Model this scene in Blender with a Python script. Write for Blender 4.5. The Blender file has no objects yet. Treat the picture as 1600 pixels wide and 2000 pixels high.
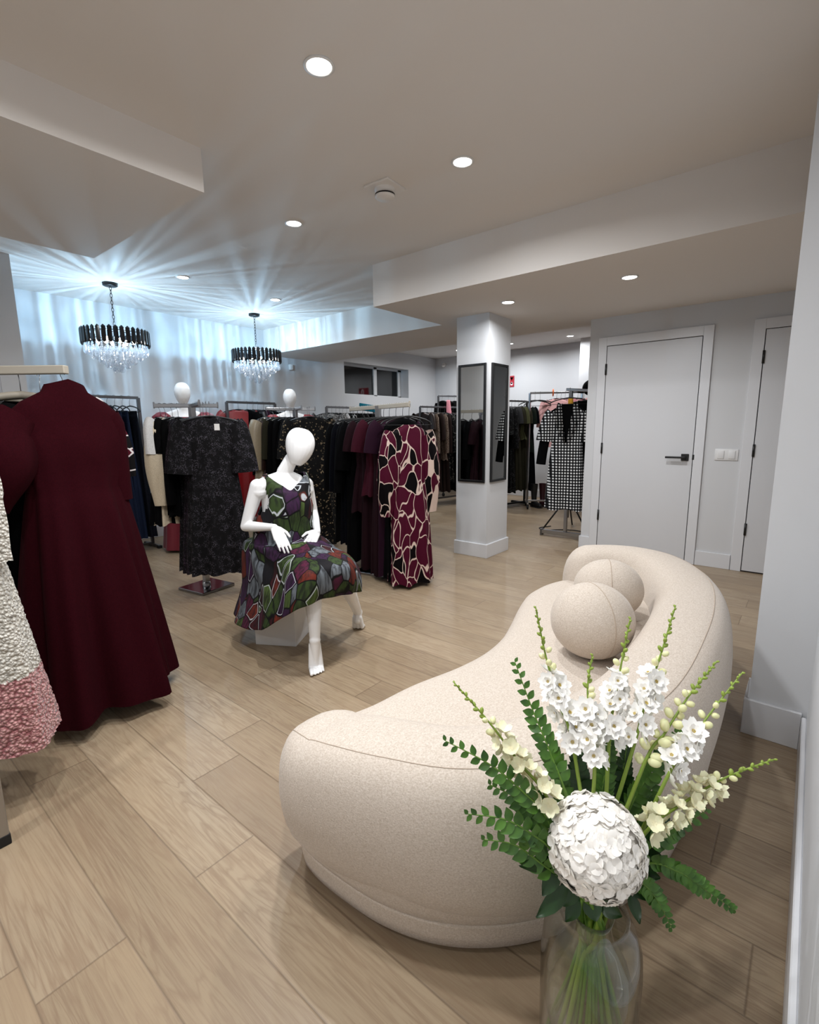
import bpy, bmesh, math, random
from mathutils import Vector, Matrix, noise
import numpy as np
R_ = math.radians
SC = bpy.context.scene
COL = SC.collection
# ------------------------------------------------------------------ camera, world, exposure
cam_d = bpy.data.cameras.new('camera'); cam = bpy.data.objects.new('camera', cam_d); COL.objects.link(cam)
cam_d.sensor_fit = 'HORIZONTAL'; cam_d.sensor_width = 36; cam_d.lens = 959.46 / 1600 * 36; cam_d.clip_start = .02
yaw, pitch, roll = R_(39.2386), R_(9.7777), R_(-0.66807)
Fv = Vector((math.cos(yaw)*math.cos(pitch), math.sin(yaw)*math.cos(pitch), -math.sin(pitch)))
Rv = Vector((math.sin(yaw), -math.cos(yaw), 0)); Uv = Rv.cross(Fv)
R2 = Rv*math.cos(roll) + Uv*math.sin(roll); U2 = Uv*math.cos(roll) - Rv*math.sin(roll)
cam.matrix_world = Matrix(((R2.x, U2.x, -Fv.x, 0), (R2.y, U2.y, -Fv.y, 0), (R2.z, U2.z, -Fv.z, 1.25), (0, 0, 0, 1)))
SC.camera = cam
SC.view_settings.view_transform = 'Standard'; SC.view_settings.look = 'None'
SC.view_settings.gamma = 1; SC.view_settings.use_curve_mapping = False
SC.view_settings.exposure = 0.46
SC.cycles.use_denoising = True
SC.cycles.max_bounces = 10; SC.cycles.diffuse_bounces = 5; SC.cycles.transparent_max_bounces = 24
SC.cycles.sample_clamp_indirect = 6; SC.cycles.caustics_reflective = False; SC.cycles.caustics_refractive = False
w = bpy.data.worlds.new('world'); SC.world = w; w.use_nodes = True
w.node_tree.nodes['Background'].inputs[0].default_value = (.01, .012, .016, 1)
w.node_tree.nodes['Background'].inputs[1].default_value = 1.0
DOWN_W = 11.0        # watts of one recessed downlight
CHAND_W = 50.0       # watts of one chandelier
ZM, ZS = 2.577, 2.247   # main ceiling, soffit underside

# ------------------------------------------------------------------ helpers
def lin(c):
    return tuple(((v/255)/12.92 if v/255 <= .04045 else (((v/255)+.055)/1.055)**2.4) for v in c) + (1,)
class NT:
    def __init__(s, m): s.m = m; s.t = m.node_tree; s.b = s.t.nodes['Principled BSDF']
    def n(s, t, **k):
        x = s.t.nodes.new(t)
        for a, v in k.items():
            if a.startswith('i_'):
                key = a[2:].replace('_', ' '); x.inputs[key].default_value = v
            else: setattr(x, a, v)
        return x
    def l(s, a, b): s.t.links.new(a, b)
    def coord(s, scale=(1, 1, 1), rot=(0, 0, 0), src='Object'):
        tc = s.n('ShaderNodeTexCoord'); mp = s.n('ShaderNodeMapping')
        mp.inputs['Scale'].default_value = scale; mp.inputs['Rotation'].default_value = rot
        s.l(tc.outputs[src], mp.inputs[0]); return mp.outputs[0]
    def ramp(s, fac, stops, interp='LINEAR'):
        r = s.n('ShaderNodeValToRGB'); r.color_ramp.interpolation = interp
        e = r.color_ramp.elements
        while len(e) < len(stops): e.new(.5)
        for el, (p, c) in zip(e, stops): el.position = p; el.color = c
        s.l(fac, r.inputs[0]); return r.outputs[0]
    def mix(s, fac, a, b, mode='MIX'):
        x = s.n('ShaderNodeMix', data_type='RGBA', blend_type=mode)
        for sock, v in ((x.inputs[0], fac), (x.inputs[6], a), (x.inputs[7], b)):
            if hasattr(v, 'is_output'): s.l(v, sock)
            else: sock.default_value = v
        return x.outputs[2]
    def math(s, op, a, b=0.0):
        x = s.n('ShaderNodeMath', operation=op)
        for sock, v in ((x.inputs[0], a), (x.inputs[1], b)):
            if hasattr(v, 'is_output'): s.l(v, sock)
            else: sock.default_value = v
        return x.outputs[0]
    def bump(s, h, strength=.3, dist=.01):
        b = s.n('ShaderNodeBump'); b.inputs['Strength'].default_value = strength; b.inputs['Distance'].default_value = dist
        s.l(h, b.inputs['Height']); s.l(b.outputs[0], s.b.inputs['Normal'])
MATS = {}
def mat(name, col=(128, 128, 128), rough=.6, metal=0, spec=.5, fn=None, sheen=0, **kw):
    if name in MATS: return MATS[name]
    m = bpy.data.materials.new(name); m.use_nodes = True; t = NT(m)
    t.b.inputs['Base Color'].default_value = lin(col); t.b.inputs['Roughness'].default_value = rough
    t.b.inputs['Metallic'].default_value = metal; t.b.inputs['Specular IOR Level'].default_value = spec
    if sheen: t.b.inputs['Sheen Weight'].default_value = sheen; t.b.inputs['Sheen Roughness'].default_value = .4
    for k, v in kw.items(): t.b.inputs[k.replace('_', ' ')].default_value = v
    if fn: fn(t)
    m.diffuse_color = lin(col); MATS[name] = m; return m
def obj(name, bm, m=None, parent=None, smooth=True, loc=None):
    me = bpy.data.meshes.new(name)
    bmesh.ops.recalc_face_normals(bm, faces=bm.faces[:])
    bm.to_mesh(me); bm.free()
    if smooth:
        for p in me.polygons: p.use_smooth = True
    if m: me.materials.append(m)
    o = bpy.data.objects.new(name, me); COL.objects.link(o)
    if parent: o.parent = parent
    if loc: o.location = loc
    return o
def tag(o, label, cat, group=None):
    o['label'] = label; o['category'] = cat
    if group: o['group'] = group
    return o
def thing(name, label, cat, loc=(0, 0, 0), rot=0, group=None):
    o = bpy.data.objects.new(name, None); COL.objects.link(o); o.empty_display_size = .05
    o.location = loc; o.rotation_euler = (0, 0, rot); return tag(o, label, cat, group)
def struct(o): o['kind'] = 'structure'; return o
def dup(root, loc=None, rot=None, label=None, group=None):
    r = root.copy(); COL.objects.link(r)
    if loc is not None: r.location = loc
    if rot is not None: r.rotation_euler = (0, 0, rot)
    if label: r['label'] = label
    if group: r['group'] = group
    for ch in list(root.children):
        c = ch.copy(); COL.objects.link(c); c.parent = r
        for g in ch.children:
            d = g.copy(); COL.objects.link(d); d.parent = c
    return r
def box(bm, x0, y0, z0, x1, y1, z1, bev=0, M=None, seg=2):
    vs = [bm.verts.new((x, y, z)) for x in (x0, x1) for y in (y0, y1) for z in (z0, z1)]
    fs = [bm.faces.new([vs[i] for i in q]) for q in ((0, 1, 3, 2), (4, 6, 7, 5), (0, 4, 5, 1), (2, 3, 7, 6), (0, 2, 6, 4), (1, 5, 7, 3))]
    if bev:
        es = list({e for f in fs for e in f.edges})
        r = bmesh.ops.bevel(bm, geom=es, offset=bev, segments=seg, affect='EDGES', profile=.5)
        vs = list({v for f in r['faces'] for v in f.verts} | {v for v in vs if v.is_valid})
    if M is not None:
        for v in vs: v.co = M @ v.co
    return bm
def loft(bm, rings, closed=True, cap=(False, False)):
    V = [[bm.verts.new(p) for p in r] for r in rings]
    n = len(V[0])
    for a, b in zip(V, V[1:]):
        for i in range(n if closed else n-1):
            j = (i+1) % n
            bm.faces.new((a[i], a[j], b[j], b[i]))
    if cap[0]: bm.faces.new(V[0])
    if cap[1]: bm.faces.new(V[-1])
    return V
def frame(d):
    d = d.normalized(); a = Vector((0, 0, 1)) if abs(d.z) < .9 else Vector((1, 0, 0))
    u = d.cross(a).normalized(); return u, d.cross(u).normalized()
def tube(bm, pts, r, seg=8, cap=True, flat=None):
    pts = [Vector(p) for p in pts]; rr = r if isinstance(r, (list, tuple)) else [r]*len(pts)
    rings = []; u = None
    for i, p in enumerate(pts):
        d = pts[min(i+1, len(pts)-1)] - pts[max(i-1, 0)]
        if u is None: u, v = frame(d)
        else:
            d.normalize(); u = (u - d*u.dot(d)).normalized(); v = d.cross(u)
        rings.append([p + u*math.cos(2*math.pi*k/seg)*rr[i] + v*math.sin(2*math.pi*k/seg)*rr[i] for k in range(seg)])
    loft(bm, rings, cap=(cap, cap)); return bm
def lathe(bm, prof, seg=24, c=(0, 0, 0), cap=(False, False)):
    loft(bm, [[Vector((c[0]+r*math.cos(2*math.pi*k/seg), c[1]+r*math.sin(2*math.pi*k/seg), c[2]+z)) for k in range(seg)] for r, z in prof], cap=cap); return bm
def ball(bm, c, r, seg=16, rings=10, sc=(1, 1, 1), M=None):
    mm = Matrix.Translation(c) @ (M if M is not None else Matrix()) @ Matrix.Diagonal((r*sc[0], r*sc[1], r*sc[2], 1))
    bmesh.ops.create_uvsphere(bm, u_segments=seg, v_segments=rings, radius=1, matrix=mm); return bm
def cr(pts, n, closed=False):
    P = [Vector(p) for p in pts]; out = []; L = len(P); segs = L if closed else L-1
    g = (lambda i: P[i % L]) if closed else (lambda i: P[max(0, min(L-1, i))])
    for s in range(segs):
        p0, p1, p2, p3 = g(s-1), g(s), g(s+1), g(s+2)
        for k in range(n):
            t = k/n
            out.append(.5*((2*p1)+(p2-p0)*t+(2*p0-5*p1+4*p2-p3)*t*t+(3*p1-p0-3*p2+p3)*t**3))
    if not closed: out.append(P[-1])
    return out
def lerp(a, b, t): return a+(b-a)*t
def interp(x, xs, ys):
    return float(np.interp(x, xs, ys))
ORD = ['first', 'second', 'third', 'fourth', 'fifth', 'sixth', 'seventh', 'eighth', 'ninth', 'tenth', 'eleventh', 'twelfth', 'thirteenth', 'fourteenth', 'fifteenth', 'sixteenth', 'seventeenth', 'eighteenth']
# ------------------------------------------------------------------ setting materials
def f_wall(t):
    c = t.coord((1, 1, 1)); n = t.n('ShaderNodeTexNoise', i_Scale=180.0, i_Detail=2.0); t.l(c, n.inputs[0]); t.bump(n.outputs[0], .04, .002)
WALL = mat('wall_paint', (205, 206, 208), .65, fn=f_wall, spec=.3)
CEIL = mat('ceiling_paint', (224, 219, 214), .8, fn=f_wall, spec=.2)
TRIM = mat('trim_paint', (214, 215, 218), .35)
DOOR = mat('door_paint', (206, 207, 210), .4)
BLACKM = mat('black_metal', (14, 14, 15), .4, spec=.5)
def f_floor(t):
    c = t.coord()
    sep = t.n('ShaderNodeSeparateXYZ'); t.l(c, sep.inputs[0])
    PW, PL = .19, 1.45
    ux = t.math('DIVIDE', t.math('SUBTRACT', sep.outputs[0], .345), PW)
    row = t.math('FLOOR', ux); fx = t.math('FRACT', ux)
    wn = t.n('ShaderNodeTexWhiteNoise', noise_dimensions='1D'); t.l(row, wn.inputs['W'])
    vy = t.math('ADD', t.math('DIVIDE', sep.outputs[1], PL), wn.outputs['Value'])
    colr = t.math('FLOOR', vy); fy = t.math('FRACT', vy)
    cmb = t.n('ShaderNodeCombineXYZ'); t.l(row, cmb.inputs[0]); t.l(colr, cmb.inputs[1])
    pid = t.n('ShaderNodeTexWhiteNoise', noise_dimensions='3D'); t.l(cmb.outputs[0], pid.inputs[0])
    # per plank shift of the grain
    off = t.n('ShaderNodeVectorMath', operation='SCALE'); t.l(pid.outputs['Color'], off.inputs[0]); off.inputs['Scale'].default_value = 37
    add = t.n('ShaderNodeVectorMath', operation='ADD'); t.l(c, add.inputs[0]); t.l(off.outputs[0], add.inputs[1])
    mp = t.n('ShaderNodeMapping'); mp.inputs['Scale'].default_value = (9, .75, 1); t.l(add.outputs[0], mp.inputs[0])
    n1 = t.n('ShaderNodeTexNoise', i_Scale=1.3, i_Detail=3.0, i_Roughness=.55, i_Distortion=.6); t.l(mp.outputs[0], n1.inputs[0])
    # cathedral rings
    rings = t.math('FRACT', t.math('MULTIPLY', n1.outputs[0], 13.0))
    rl = t.math('ABSOLUTE', t.math('SUBTRACT', rings, .5))
    mp2 = t.n('ShaderNodeMapping'); mp2.inputs['Scale'].default_value = (110, 4, 1); t.l(add.outputs[0], mp2.inputs[0])
    n2 = t.n('ShaderNodeTexNoise', i_Scale=1.0, i_Detail=4.0, i_Roughness=.7); t.l(mp2.outputs[0], n2.inputs[0])
    mp3 = t.n('ShaderNodeMapping'); mp3.inputs['Scale'].default_value = (3.2, 1.1, 1); t.l(add.outputs[0], mp3.inputs[0])
    n3 = t.n('ShaderNodeTexNoise', i_Scale=1.4, i_Detail=3.0); t.l(mp3.outputs[0], n3.inputs[0])
    base = t.ramp(pid.outputs['Value'], [(0, lin((157, 139, 114))), (.35, lin((143, 125, 101))), (.7, lin((165, 148, 124))), (1, lin((131, 113, 91)))])
    c1 = t.mix(t.ramp(n2.outputs[0], [(.36, (1, 1, 1, 1)), (.56, (0, 0, 0, 1))]), base, lin((120, 98, 78)))
    c1 = t.mix(.62, base, c1)
    c2 = t.mix(t.ramp(rl, [(.0, (.55, .55, .55, 1)), (.22, (0, 0, 0, 1))]), c1, lin((124, 102, 82)))
    c3 = t.mix(t.ramp(n3.outputs[0], [(.35, (0, 0, 0, 1)), (.7, (.45, .45, .45, 1))]), c2, lin((165, 143, 115)))
    # seams
    ex = t.math('MULTIPLY', t.math('MINIMUM', fx, t.math('SUBTRACT', 1.0, fx)), PW)
    ey = t.math('MULTIPLY', t.math('MINIMUM', fy, t.math('SUBTRACT', 1.0, fy)), PL)
    e = t.math('MINIMUM', ex, ey)
    sm = t.ramp(e, [(.0006, (1, 1, 1, 1)), (.0018, (0, 0, 0, 1))])
    c4 = t.mix(t.math('MULTIPLY', sm, .6), c3, lin((88, 70, 54)))
    t.l(c4, t.b.inputs['Base Color'])
    rr = t.ramp(n2.outputs[0], [(.3, (.42, .42, .42, 1)), (.7, (.34, .34, .34, 1))]); t.l(rr, t.b.inputs['Roughness'])
    h = t.math('SUBTRACT', t.math('MULTIPLY', n2.outputs[0], .15), sm); t.bump(h, .25, .002)
FLOOR = mat('oak_plank_floor', (165, 142, 118), .38, fn=f_floor, spec=.45)

# ------------------------------------------------------------------ room shell
YW, XF, XD = 5.95, 8.15, 4.95
def slab(name, b, m): bm = bmesh.new(); box(bm, *b); return struct(obj(name, bm, m, smooth=False))
slab('floor', (-2.7, -1.4, -.1, 8.4, 6.3, 0), FLOOR)
slab('ceiling', (-2.7, -1.4, ZM, 8.4, 6.3, ZM+.1), CEIL)
slab('wall_right', (-2.7, -.2, 0, 2.29, -.085, ZM), WALL)
slab('wall_stub', (2.29, -.2, 0, 2.46, .1, ZM), WALL)
slab('wall_corridor', (2.46, -1.3, 0, 5.1, -1.2, ZM), WALL)
slab('wall_west', (-2.7, -.085, 0, -2.6, 5.95, ZM), WALL)
slab('wall_return', (-2.6, 4.86, 0, 1.195, 5.95, ZM), WALL)
slab('wall_doors', (XD, -1.2, 0, 5.06, 1.765, ZM), WALL)
slab('wall_doors_end', (5.06, -1.2, 0, 8.15, -1.1, ZM), WALL)
slab('wall_far', (XF, -1.2, 0, 8.3, YW, ZM), WALL)
slab('wall_far_chase', (7.85, 2.2, 0, XF, 2.95, ZM), WALL)
# back wall with window opening
WX0, WX1, WZ0, WZ1 = 5.67, 7.30, 1.79, 2.30
bm = bmesh.new()
box(bm, 1.195, YW, 0, WX0, YW+.12, ZM); box(bm, WX1, YW, 0, 8.15, YW+.12, ZM)
box(bm, WX0, YW, 0, WX1, YW+.12, WZ0); box(bm, WX0, YW, WZ1, WX1, YW+.12, ZM)
# deep reveal
box(bm, WX0-.02, YW+.12, WZ0-.02, WX1+.02, YW+.30, WZ0); box(bm, WX0-.02, YW+.12, WZ1, WX1+.02, YW+.30, WZ1+.02)
box(bm, WX0-.02, YW+.12, WZ0, WX0, YW+.30, WZ1); box(bm, WX1, YW+.12, WZ0, WX1+.02, YW+.30, WZ1)
struct(obj('wall_back', bm, WALL, smooth=False))
WFR = mat('window_vinyl', (205, 207, 208), .4)
NIGHT = mat('night_glass', (10, 12, 13), .04, spec=.6)
bm = bmesh.new()
y0, y1 = YW+.18, YW+.24
box(bm, WX0, y0, WZ0, WX1, y1, WZ0+.03); box(bm, WX0, y0, WZ1-.03, WX1, y1, WZ1)
for a, b in ((WX0, WX0+.03), (6.55, 6.63), (WX1-.09, WX1)): box(bm, a, y0, WZ0, b, y1, WZ1)
wf = struct(obj('window_1', bm, WFR, smooth=False))
for a, b in ((WX0+.03, 6.55), (6.63, WX1-.09)):
    bm = bmesh.new(); box(bm, a, YW+.205, WZ0+.03, b, YW+.215, WZ1-.03); obj('pane', bm, NIGHT, wf, False)
# soffits
bm = bmesh.new(); box(bm, 3.19, -1.2, ZS, 4.182, 2.97, ZM+.01); box(bm, 4.182, -1.2, ZS, 5.235, YW, ZM+.01)
struct(obj('ceiling_soffit', bm, CEIL, smooth=False))
slab('ceiling_bulkhead', (-2.6, 2.41, 2.383, 1.405, 3.83, ZM+.01), CEIL)
# pillar
PX0, PX1, PY0, PY1 = 4.013, 4.42, 2.335, 2.68
slab('wall_pillar', (PX0, PY0, 0, PX1, PY1, ZS), WALL)
bm = bmesh.new(); box(bm, PX0-.016, PY0-.016, 0, PX1+.016, PY1+.016, .135, .004); struct(obj('baseboard_pillar', bm, TRIM, smooth=False))
def bb(name, b): bm = bmesh.new(); box(bm, *b, .003, seg=1); struct(obj(name, bm, TRIM, smooth=False))
bb('baseboard_right', (-2.6, -.085, 0, 2.275, -.07, .14))
bm = bmesh.new(); box(bm, 2.274, -.07, 0, 2.29, .116, .15, .002, seg=1); box(bm, 2.29, .1, 0, 2.46, .116, .15, .002, seg=1); box(bm, 2.288, .1, .15, 2.30, .107, .235, .002, seg=1)
struct(obj('baseboard_stub', bm, TRIM, smooth=False))
bb('baseboard_back', (1.195, YW-.015, 0, 8.14, YW, .13))
bb('baseboard_far', (XF-.015, 2.95, 0, XF, YW-.02, .13))
bb('baseboard_return', (1.195, 4.86, 0, 1.21, YW-.02, .13))
bm = bmesh.new(); box(bm, XD-.015, 1.672, 0, XD, 1.765, .13, .002, seg=1); box(bm, XD-.015, 1.765, 0, 5.06, 1.78, .13, .002, seg=1); box(bm, XD-.015, .458, 0, XD, .725, .13, .002, seg=1)
struct(obj('baseboard_doors', bm, TRIM, smooth=False))
# doors
def door(n, y0, y1, hinge_side, handle):
    cas = bmesh.new(); w_ = .08
    box(cas, XD-.02, y0-w_, 0, XD, y0-.004, 1.985+w_, .002, seg=1); box(cas, XD-.02, y1+.004, 0, XD, y1+w_, 1.985+w_, .002, seg=1)
    box(cas, XD-.02, y0-.004, 1.985, XD, y1+.004, 1.985+w_, .002, seg=1)
    struct(obj('trim_%d' % n, cas, TRIM, smooth=False))
    gap = bmesh.new(); box(gap, XD-.006, y0-.004, .0, XD-.001, y1+.004, 1.985)  # dark sheet behind the door, shade of the gap put into its colour
    struct(obj('trim_%d' % (n+2), gap, mat('door_gap_painted_shadow', (40, 40, 42), .8), smooth=False))
    d = bmesh.new(); box(d, XD-.018, y0+.002, .012, XD-.006, y1-.002, 1.979, .001, seg=1)
    dd = struct(obj('door_%d' % n, d, DOOR, smooth=False))
    for z in (.32, .98, 1.72):
        b = bmesh.new(); lathe(b, [(0.0001, 0), (.009, 0), (.009, .10), (.0001, .10)], 10, (XD-.024, hinge_side, z)); obj('hinge', b, BLACKM, dd)
    if handle:
        hy = y0+.06
        b = bmesh.new(); box(b, XD-.028, hy-.03, .93, XD-.018, hy+.03, .99, .002, seg=1); hd = obj('door_handle', b, BLACKM, dd, False)
        b = bmesh.new(); tube(b, [(XD-.028, hy, .96), (XD-.065, hy, .96)], .011, 10); box(b, XD-.075, hy-.012, .951, XD-.058, hy+.15, .969, .004); obj('lever', b, BLACKM, hd)
        b = bmesh.new(); box(b, XD-.022, y0-.012, .94, XD-.005, y0+.004, .985, .001, seg=1); obj('strike_plate', b, BLACKM, dd, False)
door(1, .808, 1.594, 1.594, True)
door(2, -.42, .372, .372, False)
# switch plate
sw = thing('light_switch', 'white double rocker switch plate on the wall between the two doors', 'light switch', (XD, .56, .99))
b = bmesh.new(); box(b, -.008, -.085, -.048, 0, .085, .048, .003); obj('plate', b, mat('switch_white', (222, 222, 222), .35), sw)
for dy in (-.04, .04):
    b = bmesh.new(); box(b, -.013, dy-.024, -.034, -.007, dy+.024, .034, .002); obj('rocker', b, MATS['switch_white'], sw)

# ------------------------------------------------------------------ downlights
LAMPW = mat('lamp_lens', (255, 250, 240), .4, Emission_Color=(1, .985, .96, 1), Emission_Strength=14.0)
LRING = mat('lamp_trim_white', (225, 224, 222), .5)
def downlight(x, y, z, label, k=1.0):
    watt = DOWN_W*k
    t = thing('recessed_downlight', label, 'ceiling light', (x, y, z), 0, 'recessed ceiling downlights')
    b = bmesh.new(); lathe(b, [(.056, 0), (.058, -.004), (.048, -.006), (.046, -.003)], 28); obj('trim_ring', b, LRING, t)
    b = bmesh.new(); lathe(b, [(.0005, -.0035), (.046, -.003)], 28); obj('lens', b, LAMPW, t)
    ld = bpy.data.lights.new('downlight_lamp', 'AREA'); ld.shape = 'DISK'; ld.size = .09; ld.energy = watt; ld.color = (.955, .975, 1.0); ld.spread = R_(165)
    lo = bpy.data.objects.new('downlight_lamp', ld); COL.objects.link(lo); lo.parent = t; lo.location = (0, 0, -.012)
DL = [(1.41, 1.56, ZM, 'largest round downlight, nearest the camera at the top of the picture'),
      (2.32, 1.52, ZM, 'round downlight in the upper ceiling to the right of the smoke detector'),
      (2.24, 2.78, ZM, 'round downlight in the upper ceiling to the left of the smoke detector'),
      (2.33, 4.45, ZM, 'round downlight between the two chandeliers, the left one of that pair'),
      (3.33, 4.49, ZM, 'small round downlight just above the right hand chandelier'),
      (3.80, 2.04, ZS, 'round downlight in the low soffit in front of the white pillar'),
      (3.74, 1.085, ZS, 'round downlight in the low soffit in front of the closed door'),
      (7.53, 4.99, ZM, 'far downlight half hidden by the left edge of the pillar'),
      (7.53, 3.99, ZM, 'far downlight just right of the pillar top'),
      (7.53, 2.99, ZM, 'far downlight nearest the wall with the doors')]
for q, k in zip(DL, (1.25, 1.05, .62, .55, .5, .72, .9, .75, .75, .62)): downlight(*q, k)
# unseen fill lamps added behind the viewer, built like the ceiling downlights
for x, y in ((.45, 1.56), (-.9, 1.56), (-.9, 4.3), (.5, .55), (-1.8, .7)): downlight(x, y, ZM, 'unseen fill downlight added in the ceiling behind the viewer', 1.0)
downlight(6.1, 1.2, ZM, 'round downlight behind the door wall', .4)
for y, o_ in ((5.0, 'nearest the window'), (4.0, 'middle one'), (3.0, 'nearest the door wall')): downlight(6.3, y, ZM, 'unseen fill downlight added behind the low beam, '+o_, .7)  # hidden lamps added to brighten the window wall and far room
# smoke detector
sd = thing('smoke_detector', 'white round smoke detector on a square ceiling plate', 'smoke detector', (2.263, 1.999, ZM), R_(4))
SDW = mat('detector_white', (226, 222, 218), .45)
b = bmesh.new(); box(b, -.085, -.085, -.012, .085, .085, 0, .003); obj('mounting_plate', b, SDW, sd, False)
b = bmesh.new(); lathe(b, [(.058, -.012), (.058, -.02), (.05, -.022), (.05, -.035), (.056, -.037), (.056, -.052), (.05, -.06), (.001, -.062)], 28); obj('housing', b, SDW, sd)
b = bmesh.new(); lathe(b, [(.0565, -.040), (.0568, -.048)], 28); obj('vent_slot', b, BLACKM, sd)
# sensor and camera
b = bmesh.new(); ball(b, (0, 0, 0), .035, sc=(1, 1, .8)); box(b, 0, -.03, .0, .05, .03, .05, .005); tag(obj('motion_sensor', b, SDW, loc=(8.10, 5.72, 2.42)), 'small white sensor high in the far corner right of the window', 'sensor')
b = bmesh.new(); box(b, -.03, -.045, -.04, .03, .0, .04, .01); tag(obj('alarm_box', b, SDW, loc=(4.60, YW, 2.12)), 'small white box on the back wall right of the second chandelier', 'sensor')
# red sign
RS = mat('sign_red', (176, 28, 48), .5); RW = mat('sign_white', (240, 226, 228), .5)
sg = thing('wall_sign', 'red sign with white characters on the far wall, half hidden by the pillar', 'sign', (XF, 4.37, 2.035))
b = bmesh.new(); box(b, -.01, -.15, -.095, 0, .15, .095, .002, seg=1); obj('panel', b, RS, sg, False)
def ringshape(cy, cz, ay, az, iy, iz):
    b = bmesh.new(); rs = []
    for ky, kz, x in ((iy, iz, -.010), (iy, iz, -.0125), (ay, az, -.0125), (ay, az, -.010)):
        rs.append([Vector((x, cy+ky*math.cos(2*math.pi*k/24), cz+kz*math.sin(2*math.pi*k/24))) for k in range(24)])
    loft(b, rs); return b
obj('letter', ringshape(-.03, 0, .042, .07, .017, .042), RW, sg, False)
b = bmesh.new(); v = [(-.0125, -.135, .07), (-.0125, -.075, .07), (-.0125, -.105, .012)]; b.faces.new([b.verts.new(p) for p in v]); bmesh.ops.solidify(b, geom=b.faces[:], thickness=.002)
tube(b, [(-.010, -.105, -.045), (-.0126, -.105, -.045)], .026, 20); tube(b, [(-.010, -.105, -.03), (-.0126, -.105, -.03)], .018, 20); obj('exclamation_mark', b, RW, sg, False)
# pillar mirrors
MIRG = mat('mirror_glass', (225, 228, 228), .01, 1.0)
def mirror(label, c, rot, hw, hh):
    t = thing('wall_mirror', label, 'mirror', c, rot, 'pillar mirrors')
    b = bmesh.new(); fw = .021
    box(b, -hw, -.02, -hh, -hw+fw, 0, hh, .002, seg=1); box(b, hw-fw, -.02, -hh, hw, 0, hh, .002, seg=1)
    box(b, -hw+fw, -.02, -hh, hw-fw, 0, -hh+fw, .002, seg=1); box(b, -hw+fw, -.02, hh-fw, hw-fw, 0, hh, .002, seg=1); obj('frame', b, BLACKM, t, False)
    b = bmesh.new(); box(b, -hw+fw, -.010, -hh+fw, hw-fw, -.002, hh-fw); obj('glass', b, MIRG, t, False)
mirror('black framed tall mirror on the left, wider looking face of the pillar', (PX0, 2.503, 1.272), R_(-90), .148, .545)
mirror('black framed tall mirror on the right, narrow looking face of the pillar', (4.205, PY0, 1.275), 0, .148, .545)
# ------------------------------------------------------------------ sofa
def f_sofa(t):
    c = t.coord((1, 1, 1))
    mp = t.n('ShaderNodeMapping'); mp.inputs['Scale'].default_value = (160, 160, 420); t.l(c, mp.inputs[0])
    n = t.n('ShaderNodeTexNoise', i_Scale=1.0, i_Detail=3.0, i_Roughness=.7); t.l(mp.outputs[0], n.inputs[0])
    n2 = t.n('ShaderNodeTexNoise', i_Scale=260.0, i_Detail=2.0); t.l(c, n2.inputs[0])
    f = t.math('ADD', t.math('MULTIPLY', n.outputs[0], .6), t.math('MULTIPLY', n2.outputs[0], .4))
    t.l(t.ramp(f, [(.36, lin((182, 168, 153))), (.62, lin((209, 198, 186)))]), t.b.inputs['Base Color'])
    t.bump(f, .35, .003)
BOUC = mat('cream_woven_fabric', (204, 190, 174), .9, fn=f_sofa, spec=.15, sheen=.2)
SEAM = mat('cream_seam_thread', (178, 162, 146), .9, spec=.1)
sofa = thing('sofa', 'large cream curved kidney shaped sofa in the right foreground', 'sofa', (1.7, .6, 0))
OUT = [(.70, 1.06), (.78, 1.15), (.90, 1.13), (1.06, 1.085), (1.24, 1.06), (1.43, 1.01), (1.61, .985), (1.79, 1.0), (1.98, 1.05), (2.19, 1.115), (2.36, 1.155), (2.54, 1.15), (2.72, 1.09), (2.88, .96), (2.97, .78), (2.95, .58), (2.83, .42), (2.62, .30), (2.35, .195), (2.06, .148), (1.72, .128), (1.47, .13), (1.29, .16), (1.13, .215), (.97, .31), (.84, .42), (.745, .55), (.69, .70), (.672, .86), (.675, .98)]
OUT = [Vector((x-1.7, y-.6, 0)) for x, y in OUT]
ol = cr(OUT, 6, True); NO = len(ol)
nor = []
for i in range(NO):
    d = (ol[(i+1) % NO]-ol[i-1]).normalized(); nor.append(Vector((d.y, -d.x, 0)))
area = sum(ol[i].x*ol[(i+1) % NO].y-ol[(i+1) % NO].x*ol[i].y for i in range(NO))
if area < 0: nor = [-v for v in nor]
# nor points outward for a counter-clockwise loop
def ring_at(inset, z): return [ol[i]-nor[i]*inset+Vector((0, 0, z)) for i in range(NO)]
b = bmesh.new()
prof = [(.085, .018), (.066, .02), (.061, .05), (.056, .085), (.055, .098)]
loft(b, [ring_at(i, z) for i, z in prof], cap=(True, True)); obj('base', b, BOUC, sofa)
b = bmesh.new()
prof = [(.07, .09), (.052, .101), (.04, .13), (.027, .19), (.02, .25), (.022, .29), (.032, .325), (.048, .352), (.075, .372), (.11, .384), (.16, .388)]
rings = [ring_at(i, z) for i, z in prof]
V = loft(b, rings)
# fill the top with shrinking rings toward a spine
top = rings[-1]
spine = []
for i, p in enumerate(top):
    x = max(-.78, min(1.0, p.x)); spine.append(Vector((x, interp(x, [-.8, -.2, .3, .8, 1.0], [.18, .07, .05, .12, .08]), .394)))
prev = V[-1]
for k in (.35, .7, 1.0):
    cur = [b.verts.new(top[i].lerp(spine[i], k)+Vector((0, 0, .004*k))) for i in range(NO)]
    for i in range(NO):
        j = (i+1) % NO; b.faces.new((prev[i], prev[j], cur[j], cur[i]))
    prev = cur
bmesh.ops.remove_doubles(b, verts=prev, dist=.002)
obj('seat', b, BOUC, sofa)
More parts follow.
